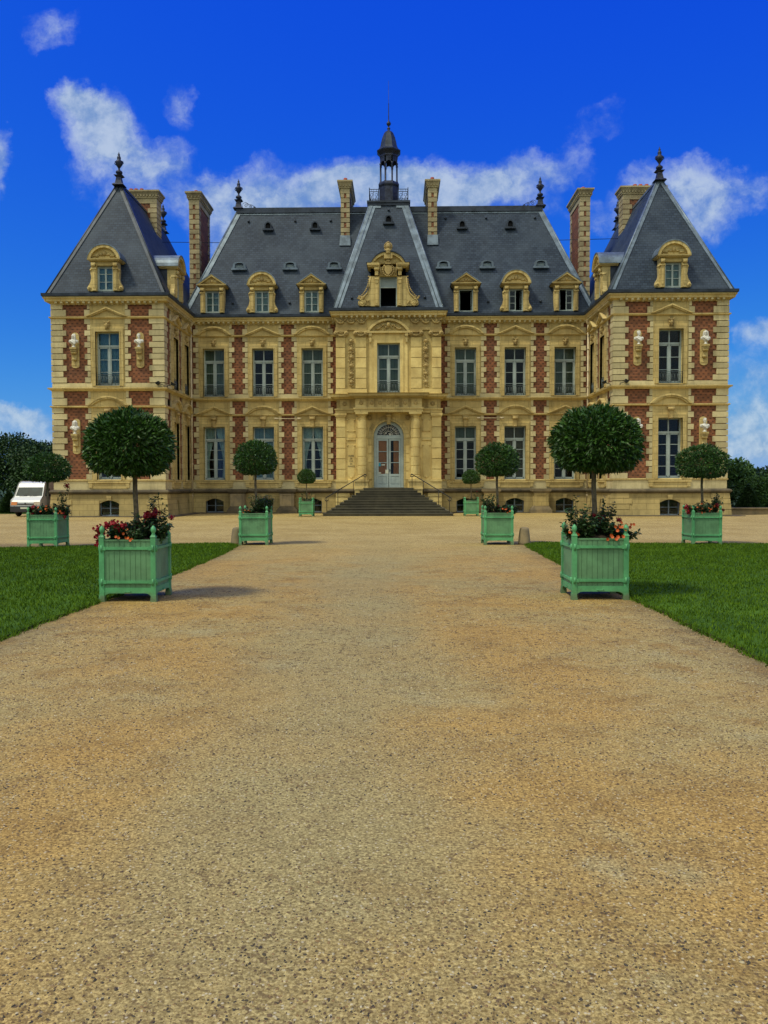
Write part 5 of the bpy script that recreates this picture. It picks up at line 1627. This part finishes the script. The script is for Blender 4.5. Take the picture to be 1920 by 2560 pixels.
for i in range(n):
    j = (i+1) % n; fs.append((i, j, j+n, i+n))
fs.append(tuple(range(n))); fs.append(tuple(reversed(range(n, 2*n))))
m.add(vs, fs)
body = link('body', m.mesh('body', M['van']), VAN)
bv = body.modifiers.new('b', 'BEVEL'); bv.width = .05; bv.segments = 3; bv.limit_method = 'ANGLE'; bv.angle_limit = R(20)
def lerp(a, b, t): return a+(b-a)*t
def vslab(name, pts, mat, off=.012, par=None):
    m = MB(); p = [Vector(q) for q in pts]; nn = (p[1]-p[0]).cross(p[2]-p[0]).normalized()
    k = len(p); m.add([tuple(q+nn*off) for q in p]+[tuple(q-nn*.01) for q in p], [tuple(range(k)), tuple(reversed(range(k, 2*k)))]+[(i, i+k, (i+1) % k+k, (i+1) % k) for i in range(k)])
    return link(name, m.mesh(name, mat), par or VAN)
w1, w2 = wx(1.06)-.07, wx(1.58)-.08
ws = vslab('windscreen', [(-w1, .437, 1.11), (w1, .437, 1.11), (w2, .703, 1.57), (-w2, .703, 1.57)], M['screen'])
m = MB(); m.tube([(-.5, .40, 1.11), (-.1, .42, 1.15)], .012, 5); m.tube([(.05, .40, 1.11), (.45, .42, 1.15)], .012, 5); link('wipers', m.mesh('wipers', M['bumper']), VAN)
for s in (-1, 1):
    q = lambda y, z: (s*(wx(z)+.002), y, z)
    pts = [q(.72, 1.10), q(1.35, 1.06), q(1.3, 1.52), q(.90, 1.52)]
    if s < 0: pts = list(reversed(pts))
    vslab('side_window', pts, M['screen'])
    vslab('headlight', [(s*VW*.98-(.0 if s < 0 else .32), -.004, .62), (s*VW*.98+(.32 if s < 0 else .0), -.004, .62), (s*VW*.96+(.32 if s < 0 else .0), .03, .79), (s*VW*.96-(.0 if s < 0 else .32), .03, .79)], M['amber'] if s < 0 else M['lamp'], .02)
    m = MB(); m.box(s*(VW+.02), s*(VW+.16), .78, .85, 1.08, 1.32); link('wing_mirror', m.mesh('wing_mirror', M['bumper']), VAN)
    for y in (.72, 3.2):
        m = MB(); m.lathe(0, 0, [(.0, -.09), (.27, -.09), (.30, -.05), (.30, .05), (.27, .09), (.0, .09)], 24)
        m.v = [(v[2]+s*(VW-.09), v[1]+y, v[0]+.30) for v in m.v]
        wh = link('wheel', m.mesh('wheel', M['tyre']), VAN)
        m = MB(); m.lathe(0, 0, [(.0, 0), (.17, 0), (.18, .015), (.0, .02)], 16)
        m.v = [(s*(abs(v[2])+VW), v[1]+y, v[0]+.30) for v in m.v]
        link('rim', m.mesh('rim', M['zinc']), wh)
m = MB(); m.box(-VW+.0, VW-.0, -.07, .3, .26, .56); link('bumper', m.mesh('bumper', M['bumper']), VAN)
m = MB(); m.box(-.45, .45, -.03, .05, .645, .67); m.box(-.45, .45, -.03, .05, .70, .72); m.ell((0, -.03, .69), (.07, .02, .06), 10, 6); link('grille', m.mesh('grille', M['bumper']), VAN)
m = MB(); m.box(-.24, .24, -.085, -.07, .42, .51); link('number_plate', m.mesh('number_plate', M['paper']), VAN)
m = MB(); m.box(-VW+.05, VW-.05, .3, 4.0, .2, .34); link('underbody', m.mesh('underbody', M['bumper']), VAN)

# ------------------------------------------------------------------ ground
def ground_mat():
    m, nt, b, out = new_mat('gravel_ground')
    p = geo_pos(nt); sx = nt.nodes.new('ShaderNodeSeparateXYZ'); L(nt, p, sx.inputs[0])
    # drive (brown gravel) turns into pale sand of the forecourt
    wob = mth(nt, 'MULTIPLY', mth(nt, 'SUBTRACT', noise(nt, p, .35, 4), .5), 9)
    t = ramp(nt, mth(nt, 'ADD', sx.outputs[1], wob), 14, 27)
    a = mixc(nt, ramp(nt, noise(nt, p, .42, 5, .62), .38, .62), (.46,.315,.097), (.42,.35,.145))
    c2 = ramp(nt, noise(nt, p, 1.7, 5, .65), .45, .7)
    a = mixc(nt, mth(nt, 'MULTIPLY', c2, .75), a, (.31,.195,.055))
    pale = ramp(nt, noise(nt, p, .9, 6, .6), .55, .74)
    a = mixc(nt, mth(nt, 'MULTIPLY', pale, .75), a, (.42,.395,.21))
    # worn greyish wheel track up the middle
    tr = ramp(nt, mth(nt, 'ABSOLUTE', mth(nt, 'ADD', sx.outputs[0], mth(nt, 'MULTIPLY', mth(nt, 'SUBTRACT', noise(nt, p, .5, 3), .5), 2.5))), 1.3, .2)
    a = mixc(nt, mth(nt, 'MULTIPLY', tr, .55), a, (.36,.335,.165))
    s = mixc(nt, ramp(nt, noise(nt, p, .45, 6, .65), .35, .7), (.53,.43,.18), (.42,.325,.12))
    c = mixc(nt, t, a, s)
    fine = ramp(nt, noise(nt, p, 75, 5, .8), .38, .62)
    c = mixc(nt, 1.0, c, mixc(nt, fine, (.52,.46,.38), (1.24,1.22,1.17)), 'MULTIPLY')
    v3 = nt.nodes.new('ShaderNodeTexVoronoi'); L(nt, p, v3.inputs['Vector']); v3.inputs['Scale'].default_value = 13
    s3 = nt.nodes.new('ShaderNodeSeparateColor'); L(nt, v3.outputs['Color'], s3.inputs[0])
    blot = mth(nt, 'MULTIPLY', mth(nt, 'GREATER_THAN', s3.outputs[0], .66), ramp(nt, v3.outputs['Distance'], .45, .2))
    c = mixc(nt, mth(nt, 'MULTIPLY', mth(nt, 'MULTIPLY', blot, .72), ramp(nt, sx.outputs[1], 4, 9)), c, (.10,.062,.025))
    v4 = nt.nodes.new('ShaderNodeTexVoronoi'); L(nt, p, v4.inputs['Vector']); v4.inputs['Scale'].default_value = 6
    s4 = nt.nodes.new('ShaderNodeSeparateColor'); L(nt, v4.outputs['Color'], s4.inputs[0])
    blot4 = mth(nt, 'MULTIPLY', mth(nt, 'GREATER_THAN', s4.outputs[0], .6), ramp(nt, v4.outputs['Distance'], .4, .1))
    c = mixc(nt, mth(nt, 'MULTIPLY', mth(nt, 'MULTIPLY', blot4, .38), ramp(nt, sx.outputs[1], 5, 12)), c, (.15,.10,.04))
    lgt = mth(nt, 'MULTIPLY', mth(nt, 'GREATER_THAN', s3.outputs[1], .90), ramp(nt, v3.outputs['Distance'], .35, .1))
    c = mixc(nt, mth(nt, 'MULTIPLY', mth(nt, 'MULTIPLY', lgt, .6), ramp(nt, sx.outputs[1], 4, 9)), c, (.56,.50,.32))
    eg = mth(nt, 'ADD', mth(nt, 'ABSOLUTE', mth(nt, 'SUBTRACT', sx.outputs[0], .1)), mth(nt, 'MULTIPLY', mth(nt, 'SUBTRACT', noise(nt, p, 1.6, 5, .7), .5), 1.6))
    eg = mth(nt, 'MULTIPLY', ramp(nt, eg, 3.15, 4.1), ramp(nt, sx.outputs[1], 24, 22.5))
    c = mixc(nt, mth(nt, 'MULTIPLY', eg, .65), c, (.13,.105,.05))
    vo = nt.nodes.new('ShaderNodeTexVoronoi'); L(nt, p, vo.inputs['Vector']); vo.inputs['Scale'].default_value = 75
    sc1 = nt.nodes.new('ShaderNodeSeparateColor'); L(nt, vo.outputs['Color'], sc1.inputs[0])
    v2 = nt.nodes.new('ShaderNodeTexVoronoi'); L(nt, p, v2.inputs['Vector']); v2.inputs['Scale'].default_value = 32
    sc2 = nt.nodes.new('ShaderNodeSeparateColor'); L(nt, v2.outputs['Color'], sc2.inputs[0])
    g = mixc(nt, sc1.outputs[0], (.66,.63,.60), (1.30,1.28,1.24))
    c = mixc(nt, .85, c, mixc(nt, 1.0, c, g, 'MULTIPLY'))
    cl = ramp(nt, noise(nt, p, 5.5, 4, .7), .42, .62)
    dk = mth(nt, 'MULTIPLY', mth(nt, 'GREATER_THAN', sc2.outputs[1], .80), ramp(nt, v2.outputs['Distance'], .42, .22))
    dk = mth(nt, 'MULTIPLY', dk, mth(nt, 'ADD', mth(nt, 'MULTIPLY', cl, .6), .3))
    c = mixc(nt, mth(nt, 'MULTIPLY', dk, .85), c, (.075,.05,.03))
    dk2 = mth(nt, 'MULTIPLY', mth(nt, 'GREATER_THAN', sc1.outputs[1], .86), mth(nt, 'ADD', mth(nt, 'MULTIPLY', cl, .75), .15))
    c = mixc(nt, mth(nt, 'MULTIPLY', dk2, .7), c, (.10,.06,.03))
    wt = mth(nt, 'MULTIPLY', mth(nt, 'GREATER_THAN', sc1.outputs[2], .965), ramp(nt, vo.outputs['Distance'], .5, .2))
    c = mixc(nt, mth(nt, 'MULTIPLY', wt, .7), c, (.62,.55,.36))
    L(nt, c, b.inputs['Base Color']); b.inputs['Roughness'].default_value = .9; b.inputs['Specular IOR Level'].default_value = .2
    h = mth(nt, 'ADD', mth(nt, 'MULTIPLY', mth(nt, 'SUBTRACT', 1.0, vo.outputs['Distance']), .5), mth(nt, 'MULTIPLY', noise(nt, p, 6, 4, .7), 2.0))
    bump(nt, b, h, .4, .008)
    return m
M['gravel'] = ground_mat()
M['grass'] = simple('mown_grass', (.07,.15,.004), .9, 0, .35, .8, .6, .2, (.03,.075,.004))
M['earth'] = simple('dark_earth', (.08,.06,.03), .95, 0, .3, 8, .5)
M['far_ground'] = simple('park_meadow', (.05,.09,.03), .9, 0, .3, .1, .3, .2)
def sheet(name, pts, z, mat, h=0, kind='structure'):
    m = MB()
    if h: 
        k = len(pts)
        m.cur = 0; m.add([(x, y, z+h) for x, y in pts], [tuple(range(k))])
        m.cur = 1; m.add([(x, y, z-.02) for x, y in pts]+[(x, y, z+h) for x, y in pts], [(i, (i+1) % k, (i+1) % k+k, i+k) for i in range(k)])
        o = link(name, m.mesh(name, [mat, M['earth']]))
    else:
        m.add([(x, y, z) for x, y in pts], [tuple(range(len(pts)))]); o = link(name, m.mesh(name, mat))
    return tag(o, kind=kind)
sheet('ground', [(-3000, -3000), (3000, -3000), (3000, 3000), (-3000, 3000)], -.06, M['far_ground'])
sheet('path', [(-14, -12), (14, -12), (14, 21), (-14, 21)], 0, M['gravel'])
sheet('forecourt', [(-60, 21), (60, 21), (60, 48.2), (-60, 48.2)], 0, M['gravel'])
rg = random.Random(4)
def edge(pts, amp=.035, step=.16):
    out = []
    for (x0, y0), (x1, y1) in zip(pts[:-1], pts[1:]):
        n = max(1, int(math.hypot(x1-x0, y1-y0)/step))
        for i in range(n): out.append((x0+(x1-x0)*i/n+rg.uniform(-amp, amp), y0+(y1-y0)*i/n+rg.uniform(-amp, amp)))
    out.append(pts[-1]); return out
LEFTL = [(-40, -6)] + edge([(-3.75, -6), (-3.75, 2), (-3.74, 9), (-3.68, 12), (-3.62, 16), (-3.7, 20), (-3.85, 22.2), (-4.15, 22.9), (-4.8, 22.9), (-7, 22.2), (-9.5, 21.4), (-14, 20.6), (-40, 19.5)]) 
RIGHTL = list(reversed([(40, -6)] + edge([(3.95, -6), (3.96, 2), (3.94, 9), (3.92, 13), (3.92, 18), (3.98, 21.5), (4.12, 22.8), (4.6, 23.2), (8, 22.6), (12, 22.5), (40, 23.0)])))
sheet('lawn_left', LEFTL, 0, M['grass'], .028); sheet('lawn_right', RIGHTL, 0, M['grass'], .028)
sheet('lawn_behind', [(-80, 47.8), (-18.2, 47.8), (-18.2, 70), (-80, 70)], .0, M['grass'], .03)
# grass blades
def pip(x, y, poly):
    c = False; j = len(poly)-1
    for i in range(len(poly)):
        xi, yi = poly[i]; xj, yj = poly[j]
        if (yi > y) != (yj > y) and x < (xj-xi)*(y-yi)/(yj-yi)+xi: c = not c
        j = i
    return c
M['blade'] = leaf_mat('grass_blade', (.04,.10,.004), (.115,.205,.009), .8)
M['blade'].node_tree.nodes['Principled BSDF'].inputs['Specular IOR Level'].default_value = .12
def blades(name, poly, bx, n, seed):
    rg = random.Random(seed); vs = []; fs = []
    cnt = 0
    for (xa, ya), (xb, yb) in zip(poly[:-1], poly[1:]):
        if not (5.5 < ya < 24 and abs(xa) < 13): continue
        ln = math.hypot(xb-xa, yb-ya)
        if ln > 2: continue
        for _ in range(int(ln*340)):
            t = rg.random(); x = xa+(xb-xa)*t+rg.gauss(0, .03); y = ya+(yb-ya)*t+rg.gauss(0, .03)
            h = rg.uniform(.03, .075); a = rg.uniform(0, 2*PI); w = .006; k = len(vs)
            vs += [(x-math.cos(a)*w, y-math.sin(a)*w, .0), (x+math.cos(a)*w, y+math.sin(a)*w, .0), (x+rg.gauss(0, .03), y+rg.gauss(0, .03), h)]; fs.append((k, k+1, k+2))
    while cnt < n:
        # nearer ground gets more
        y = bx[2] + (bx[3]-bx[2])*rg.random()**1.25
        lim = .62*y+2.5
        x = rg.uniform(bx[0], bx[1])
        if abs(x-.55) > lim: 
            cnt += .15; continue
        if not pip(x, y, poly): 
            cnt += .1; continue
        cnt += 1
        h = rg.uniform(.018, .045)*(1+.5*mnoise.noise(Vector((x*1.5, y*1.5, 0)))); a = rg.uniform(0, 2*PI); w = .004+.0003*y
        dx, dy = math.cos(a)*w, math.sin(a)*w; lx, ly = rg.gauss(0, .014), rg.gauss(0, .014)
        k = len(vs); vs += [(x-dx, y-dy, .03), (x+dx, y+dy, .03), (x+lx, y+ly, .035+h)]; fs.append((k, k+1, k+2))
    me = bpy.data.meshes.new(name); me.from_pydata(vs, [], fs); me.materials.append(M['blade'])
    o = link(name, me); return tag(o, kind='stuff')
tag(blades('grass', LEFTL, (-15, -3.3, 4.5, 23), 105000, 1), 'short mown grass of the left lawn', 'grass')
tag(blades('grass', RIGHTL, (3.9, 16, 4.0, 23.3), 115000, 2), 'short mown grass of the right lawn', 'grass')
# loose stones on the drive
def pebbles():
    rg = random.Random(9); vs = []; fs = []
    n = 62000
    for _ in range(n):
        y = 2.0 + 11*rg.random()**1.35
        x = .55 + rg.uniform(-.52, .52)*(y+.8) - .017*y
        if x < -3.45 or x > 4.1: continue
        if mnoise.noise(Vector((x*.9, y*.9, 3))) < rg.uniform(-.7, .25): continue
        s = rg.uniform(.0025, .0058)*(1+.35*(rg.random() < .05))*(1+y*.03)
        a = rg.uniform(0, PI); ca, sa = math.cos(a), math.sin(a)
        k = len(vs); sx_, sy_, sz_ = s*rg.uniform(.8, 1.5), s*rg.uniform(.7, 1.1), s*rg.uniform(.5, .9)
        base = [(1, 0, .1), (.4, .8, 0), (-.5, .8, .1), (-1, 0, 0), (-.4, -.8, .1), (.5, -.8, 0)]
        for q in base:
            px, py = q[0]*sx_, q[1]*sy_; vs.append((x+px*ca-py*sa, y+px*sa+py*ca, -.001+(q[2]+.2)*sz_))
        for q in ((.4, .2, 1), (-.4, -.1, 1.05)):
            px, py = q[0]*sx_, q[1]*sy_; vs.append((x+px*ca-py*sa, y+px*sa+py*ca, q[2]*sz_))
        fs += [(k, k+1, k+6), (k+1, k+2, k+7, k+6), (k+2, k+3, k+7), (k+3, k+4, k+7), (k+4, k+5, k+6, k+7), (k+5, k, k+6)]
    me = bpy.data.meshes.new('loose_stones'); me.from_pydata(vs, [], fs)
    m, nt, b, out = new_mat('loose_stone'); g = nt.nodes.new('ShaderNodeNewGeometry').outputs['Random Per Island']
    cr = nt.nodes.new('ShaderNodeValToRGB'); cr.color_ramp.interpolation = 'CONSTANT'; L(nt, g, cr.inputs[0])
    els = cr.color_ramp.elements; els[0].position = 0; els[0].color = (.055, .045, .03, 1); els[1].position = .30; els[1].color = (.13, .085, .045, 1)
    for p_, c_ in ((.60, (.24,.15,.065)), (.76, (.36,.28,.15)), (.90, (.44,.38,.23)), (.985, (.58,.52,.36))):
        e = els.new(p_); e.color = (*c_, 1)
    L(nt, cr.outputs[0], b.inputs['Base Color']); b.inputs['Roughness'].default_value = .8
    me.materials.append(m)
    o = link('loose_stones', me); return tag(o, 'small dark and pale stones scattered over the gravel drive', 'gravel', kind='stuff')
pebbles()

# low wall right of the house, kerb
m = MB(); m.box(18.35, 60, 45.2, 45.6, -.05, .30); m.box(18.3, 60, 45.1, 45.7, .30, .38)
tag(link('low_wall', m.mesh('low_wall', M['bollard'])), 'low grey stone wall right of the house in front of the trees', 'wall')

# ------------------------------------------------------------------ park trees
def park_tree(name, label, x, y, h, rx, n, seed, mat, leaf=.22, trunk_h=.25, group='trees behind the house'):
    rg = random.Random(seed)
    t = thing(name, label, 'tree', (x, y, -.06), rg.uniform(0, 6), group)
    m = MB(); th = h*trunk_h
    m.tube([(0, 0, -.1), (.05, 0, th), (-.05, .1, h*.55), (0, 0, h*.85)], [.035*h, .028*h, .018*h, .004*h], 8)
    lobes = []
    for k in range(11):
        a = k*2*PI/11*1.7 + rg.random(); q = rx*rg.uniform(.3, .68); z = th + (h-th)*rg.uniform(.15, .82)
        q *= 1.1 - .6*max(0, (z-th)/(h-th)-.45)
        lx, ly = q*math.cos(a), q*math.sin(a)
        r = rx*rg.uniform(.34, .55)
        lobes.append((lx, ly, min(z, h-r*.8), r, r, r*.8))
        m.tube([(0, 0, min(z*.7, th)), (lx*.5, ly*.5, z*.85), (lx, ly, z)], [.014*h, .009*h, .004*h], 6)
    lobes.append((0, 0, h-rx*.45, rx*.5, rx*.5, rx*.42)); lobes.append((0, 0, th+(h-th)*.45, rx*.7, rx*.7, (h-th)*.45))
    link('trunk', m.mesh('trunk', M['bark_d']), t)
    c = MB(); leafcloud(c, n, lobes, leaf, leaf*.6, rg, .55, .2, -.9, .5)
    link('crown', c.mesh('crown', M[mat]), t)
    return t
park_tree('park_tree', 'dark broad tree at the far left edge behind the white van', -27.5, 60, 5.5, 3.4, 11000, 31, 'leaf3')
park_tree('park_tree', 'tall dark tree directly behind the white van', -24.6, 58, 4.7, 2.6, 9000, 32, 'leaf3')
park_tree('park_tree', 'pale green airy tree touching the left edge of the house', -23.6, 66, 5.6, 2.6, 7000, 33, 'leaf2', .2)
park_tree('park_tree', 'low dark bush tree filling the gap beside the left pavilion', -20.6, 56, 3.9, 2.2, 8000, 34, 'leaf3')
park_tree('park_tree', 'mid green tree rising highest right of the right pavilion', 25.5, 64, 3.7, 2.6, 9000, 35, 'leaf2')
park_tree('park_tree', 'rounded tree close to the right pavilion corner', 21.6, 54, 3.1, 2.3, 9000, 36, 'leaf2')
park_tree('park_tree', 'dark tree at the right edge of the view', 26.2, 55, 2.9, 2.4, 9000, 37, 'leaf3')
park_tree('park_tree', 'bushy olive tree between the two topiary cones', 23.4, 50.5, 2.4, 1.7, 6000, 38, 'leaf2', .16, .05)
park_tree('park_tree', 'low leafy bush right behind the low wall, touching the right pavilion corner', 20.4, 51.5, 2.1, 1.5, 6000, 39, 'leaf3', .15, .05)
def cone(x, y, h, r, label, seed):
    rg = random.Random(seed); t = thing('topiary_cone', label, 'shrub', (x, y, -.06), 0, 'clipped yew cones')
    c = MB(); k0 = 0
    for _ in range(5200):
        q = rg.random()**.5; z = h*(1-q); a = rg.uniform(0, 2*PI); rr = r*q*(.9+.12*rg.random())
        p = Vector((rr*math.cos(a), rr*math.sin(a), z)); o = Vector((math.cos(a), math.sin(a), rg.uniform(0, 1))).normalized()
        sd = o.cross(Vector((rg.gauss(0,1), rg.gauss(0,1), 1))).normalized()
        k = len(c.v); c.v.extend([tuple(p-sd*.035), tuple(p+sd*.035), tuple(p+o*.11)]); c.f.append((k, k+1, k+2)); c.m.append(0); c.sm.append(False)
    link('foliage', c.mesh('foliage', M['leaf3']), t)
    m = MB(); m.tube([(0, 0, 0), (0, 0, h*.8)], [.08, .02], 6); m.lathe(0, 0, [(r*.86, .05), (.02, h*.94)], 20); link('trunk', m.mesh('trunk', M['leaf3']), t)
cone(20.7, 47.6, 1.75, .85, 'clipped dark green cone beside the right pavilion', 1)
cone(24.2, 47.8, 1.75, .95, 'clipped dark green cone at the right edge above the low wall', 2)
cone(-22.9, 49, 1.5, .7, 'clipped dark cone left of the white van', 3)
# wooded belt and hills (far off)
def hills(name, x0, x1, y, z0, hfun, mat, depth, seed):
    m = MB(); n = 90; vs = []; fs = []
    rows = 7
    for j in range(rows):
        for i in range(n+1):
            x = x0+(x1-x0)*i/n
            t = j/(rows-1)
            hgt = hfun(x)*math.sin(t*PI/2)
            vs.append((x, y+depth*t, z0+hgt+mnoise.noise(Vector((x*.02, t*4, seed)))*hfun(x)*.06))
    for j in range(rows-1):
        for i in range(n): a = j*(n+1)+i; fs.append((a, a+1, a+n+2, a+n+1))
    m.add(vs, fs, True)
    return tag(link(name, m.mesh(name, mat)), kind='structure')
M['hill'] = simple('distant_wooded_hill', (.028,.055,.06), 1, 0, .45, .03, .0, .1)
hills('hills', -1400, 1900, 1300, -5, lambda x: 42+14*mnoise.noise(Vector((x*.002, 0, 1)))+6*mnoise.noise(Vector((x*.012, 3, 1)))+2*mnoise.noise(Vector((x*.05, 3, 1))), M['hill'], 500, 2)
def belt(name, x0, x1, y, h, n, seed, mat):
    rg = random.Random(seed); c = MB(); lobes = []
    k = int((x1-x0)/3.2)
    for i in range(k):
        x = x0+(x1-x0)*(i+.5)/k; hh = h*rg.uniform(.7, 1.05)
        lobes.append((x+rg.uniform(-1, 1), y+rg.uniform(-2, 2), hh*.5, rg.uniform(2.2, 3.2), 2.5, hh*.5))
    leafcloud(c, n, lobes, .34, .22, rg, .6, .2, -.9, .5)
    return tag(link(name, c.mesh(name, M[mat])), 'distant belt of dark woodland beyond the park', 'woodland', kind='stuff')
tag(belt('woodland', -62, -16, 78, 4.6, 16000, 5, 'leaf3'), 'dark woodland behind the trees left of the house', 'woodland')
tag(belt('woodland', 17, 62, 80, 3.0, 16000, 6, 'leaf3'), 'dark woodland behind the trees right of the house', 'woodland')

# ------------------------------------------------------------------ camera
cam = bpy.data.cameras.new('camera'); co = bpy.data.objects.new('camera', cam); COL.objects.link(co)
cam.sensor_fit = 'VERTICAL'; cam.sensor_height = 36; cam.lens = 2050/2560*36; cam.clip_end = 8000; cam.clip_start = .1
co.matrix_world = Matrix.Translation((.55, 0, 1.65)) @ Matrix.Rotation(R(1.0), 4, 'Z') @ Matrix.Rotation(R(90-1.872), 4, 'X') @ Matrix.Rotation(R(-.13), 4, 'Z')
sc.camera = co
# ------------------------------------------------------------------ light
SUN_EL = 60; az = math.atan2(-1, -.62)
sd = Vector((math.sin(az)*math.cos(R(SUN_EL)), math.cos(az)*math.cos(R(SUN_EL)), math.sin(R(SUN_EL))))
sl = bpy.data.lights.new('sun', 'SUN'); sl.energy = 2.4; sl.angle = R(8); sl.color = (1.0, .93, .70)
so = bpy.data.objects.new('sun', sl); COL.objects.link(so); so.rotation_euler = sd.to_track_quat('Z', 'Y').to_euler(); so.location = (-30, -20, 40)
w = bpy.data.worlds.new('World'); sc.world = w; w.use_nodes = True; nt = w.node_tree; nt.nodes.clear()
out = nt.nodes.new('ShaderNodeOutputWorld'); bg = nt.nodes.new('ShaderNodeBackground'); L(nt, bg.outputs[0], out.inputs[0])
sky = nt.nodes.new('ShaderNodeTexSky'); sky.sky_type = 'NISHITA'; sky.sun_disc = False
sky.sun_elevation = R(SUN_EL); sky.sun_rotation = az % (2*PI); sky.air_density = 1.2; sky.dust_density = .3; sky.ozone_density = 3.0
bg.inputs[1].default_value = .11
sr = nt.nodes.new('ShaderNodeSeparateColor'); L(nt, sky.outputs[0], sr.inputs[0])
cc = nt.nodes.new('ShaderNodeCombineColor')
L(nt, mth(nt, 'MULTIPLY', mth(nt, 'POWER', mth(nt, 'DIVIDE', sr.outputs[0], 1.28), 2.2), .05), cc.inputs[0])
L(nt, mth(nt, 'MULTIPLY', mth(nt, 'POWER', mth(nt, 'DIVIDE', sr.outputs[1], 2.2), 1.42), .75), cc.inputs[1])
L(nt, mth(nt, 'MULTIPLY', mth(nt, 'POWER', mth(nt, 'DIVIDE', sr.outputs[2], 3.84), .1), 6.5), cc.inputs[2])
SKYC = cc.outputs[0]
# clouds laid out by direction on the sky sphere
tc = nt.nodes.new('ShaderNodeTexCoord').outputs['Generated']
sx = nt.nodes.new('ShaderNodeSeparateXYZ'); L(nt, tc, sx.inputs[0])
dy = mth(nt, 'MAXIMUM', mth(nt, 'ABSOLUTE', sx.outputs[1]), .12)
U = mth(nt, 'DIVIDE', sx.outputs[0], dy); V = mth(nt, 'DIVIDE', sx.outputs[2], dy)
cb = nt.nodes.new('ShaderNodeCombineXYZ'); L(nt, U, cb.inputs[0]); L(nt, V, cb.inputs[1])
UV = cb.outputs[0]
nz = noise(nt, UV, 7.0, 8, .6, col=True)
vm = nt.nodes.new('ShaderNodeVectorMath'); vm.operation = 'SUBTRACT'; L(nt, nz, vm.inputs[0]); vm.inputs[1].default_value = (.5, .5, .5)
vs_ = nt.nodes.new('ShaderNodeVectorMath'); vs_.operation = 'SCALE'; L(nt, vm.outputs[0], vs_.inputs[0]); vs_.inputs['Scale'].default_value = .13
va = nt.nodes.new('ShaderNodeVectorMath'); va.operation = 'ADD'; L(nt, UV, va.inputs[0]); L(nt, vs_.outputs[0], va.inputs[1])
WUV = va.outputs[0]
# blobs: centre (px,py in tangent units*1000), radii, weight
BLOBS = [(150, 85, 115, 70, .55), (250, 290, 115, 85, 1.25), (190, 250, 80, 50, .8), (370, 375, 150, 70, .75), (260, 430, 130, 110, .5), (470, 240, 55, 70, .55), (-10, 415, 45, 80, .9),
         (440, 480, 140, 100, .65), (800, 490, 270, 105, 1.15), (1040, 480, 250, 95, 1.15), (600, 560, 160, 120, .7), (540, 640, 110, 90, .4), (1290, 470, 190, 75, .8), (1370, 400, 130, 55, .65), (1500, 320, 120, 55, .42),
         (1790, 520, 180, 95, .8), (1720, 590, 110, 70, .5), (1640, 470, 130, 70, .6), (1560, 540, 150, 70, .5), (1900, 850, 130, 55, .8), (1900, 960, 220, 60, .75), (1860, 1050, 240, 60, 1.0), (1950, 1120, 320, 50, 1.0),
         (40, 1020, 170, 40, .95), (60, 1085, 260, 45, .9), (-250, 900, 200, 80, .7), (2300, 700, 200, 120, .7), (250, 20, 300, 40, .12), (640, 30, 90, 30, .15)]
acc = None
for (px, py, rx_, ry_, wt) in BLOBS:
    mp = nt.nodes.new('ShaderNodeVectorMath'); mp.operation = 'SUBTRACT'; L(nt, WUV, mp.inputs[0]); mp.inputs[1].default_value = ((px-995)/2050, (1213-py)/2050, 0)
    mm = nt.nodes.new('ShaderNodeVectorMath'); mm.operation = 'MULTIPLY'; L(nt, mp.outputs[0], mm.inputs[0]); mm.inputs[1].default_value = (2050/rx_, 2050/ry_, 0)
    ln = nt.nodes.new('ShaderNodeVectorMath'); ln.operation = 'LENGTH'; L(nt, mm.outputs[0], ln.inputs[0])
    k = mth(nt, 'MULTIPLY', ramp(nt, ln.outputs[1], 1.35, .1), wt)
    acc = k if acc is None else mth(nt, 'ADD', acc, k)
fb = noise(nt, WUV, 15, 12, .62)
fc = noise(nt, UV, 42, 8, .6)
body = mth(nt, 'ADD', mth(nt, 'MULTIPLY', acc, .95), mth(nt, 'ADD', mth(nt, 'MULTIPLY', mth(nt, 'SUBTRACT', fb, .5), 1.5), mth(nt, 'MULTIPLY', mth(nt, 'SUBTRACT', fc, .5), .45)))
body = mth(nt, 'MULTIPLY', body, ramp(nt, acc, .02, .3))
dens = ramp(nt, body, .12, 1.25)
CLC = mixc(nt, ramp(nt, mth(nt, 'ADD', mth(nt, 'MULTIPLY', fb, .6), mth(nt, 'MULTIPLY', fc, .4)), .38, .62), (1.9, 3.2, 5.2), (5.0, 6.0, 6.9))
col = mixc(nt, mth(nt, 'MULTIPLY', dens, .80), SKYC, CLC)
# unseen bright cloud added behind the camera as soft fill for the facade
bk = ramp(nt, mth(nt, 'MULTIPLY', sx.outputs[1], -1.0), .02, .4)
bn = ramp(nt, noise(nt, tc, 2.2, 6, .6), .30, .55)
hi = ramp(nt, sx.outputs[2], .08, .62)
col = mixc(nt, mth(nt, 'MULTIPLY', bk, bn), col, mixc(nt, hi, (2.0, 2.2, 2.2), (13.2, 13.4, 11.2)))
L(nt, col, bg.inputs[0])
sc.view_settings.view_transform = 'Standard'; sc.view_settings.look = 'None'; sc.view_settings.exposure = 0; sc.view_settings.gamma = 1
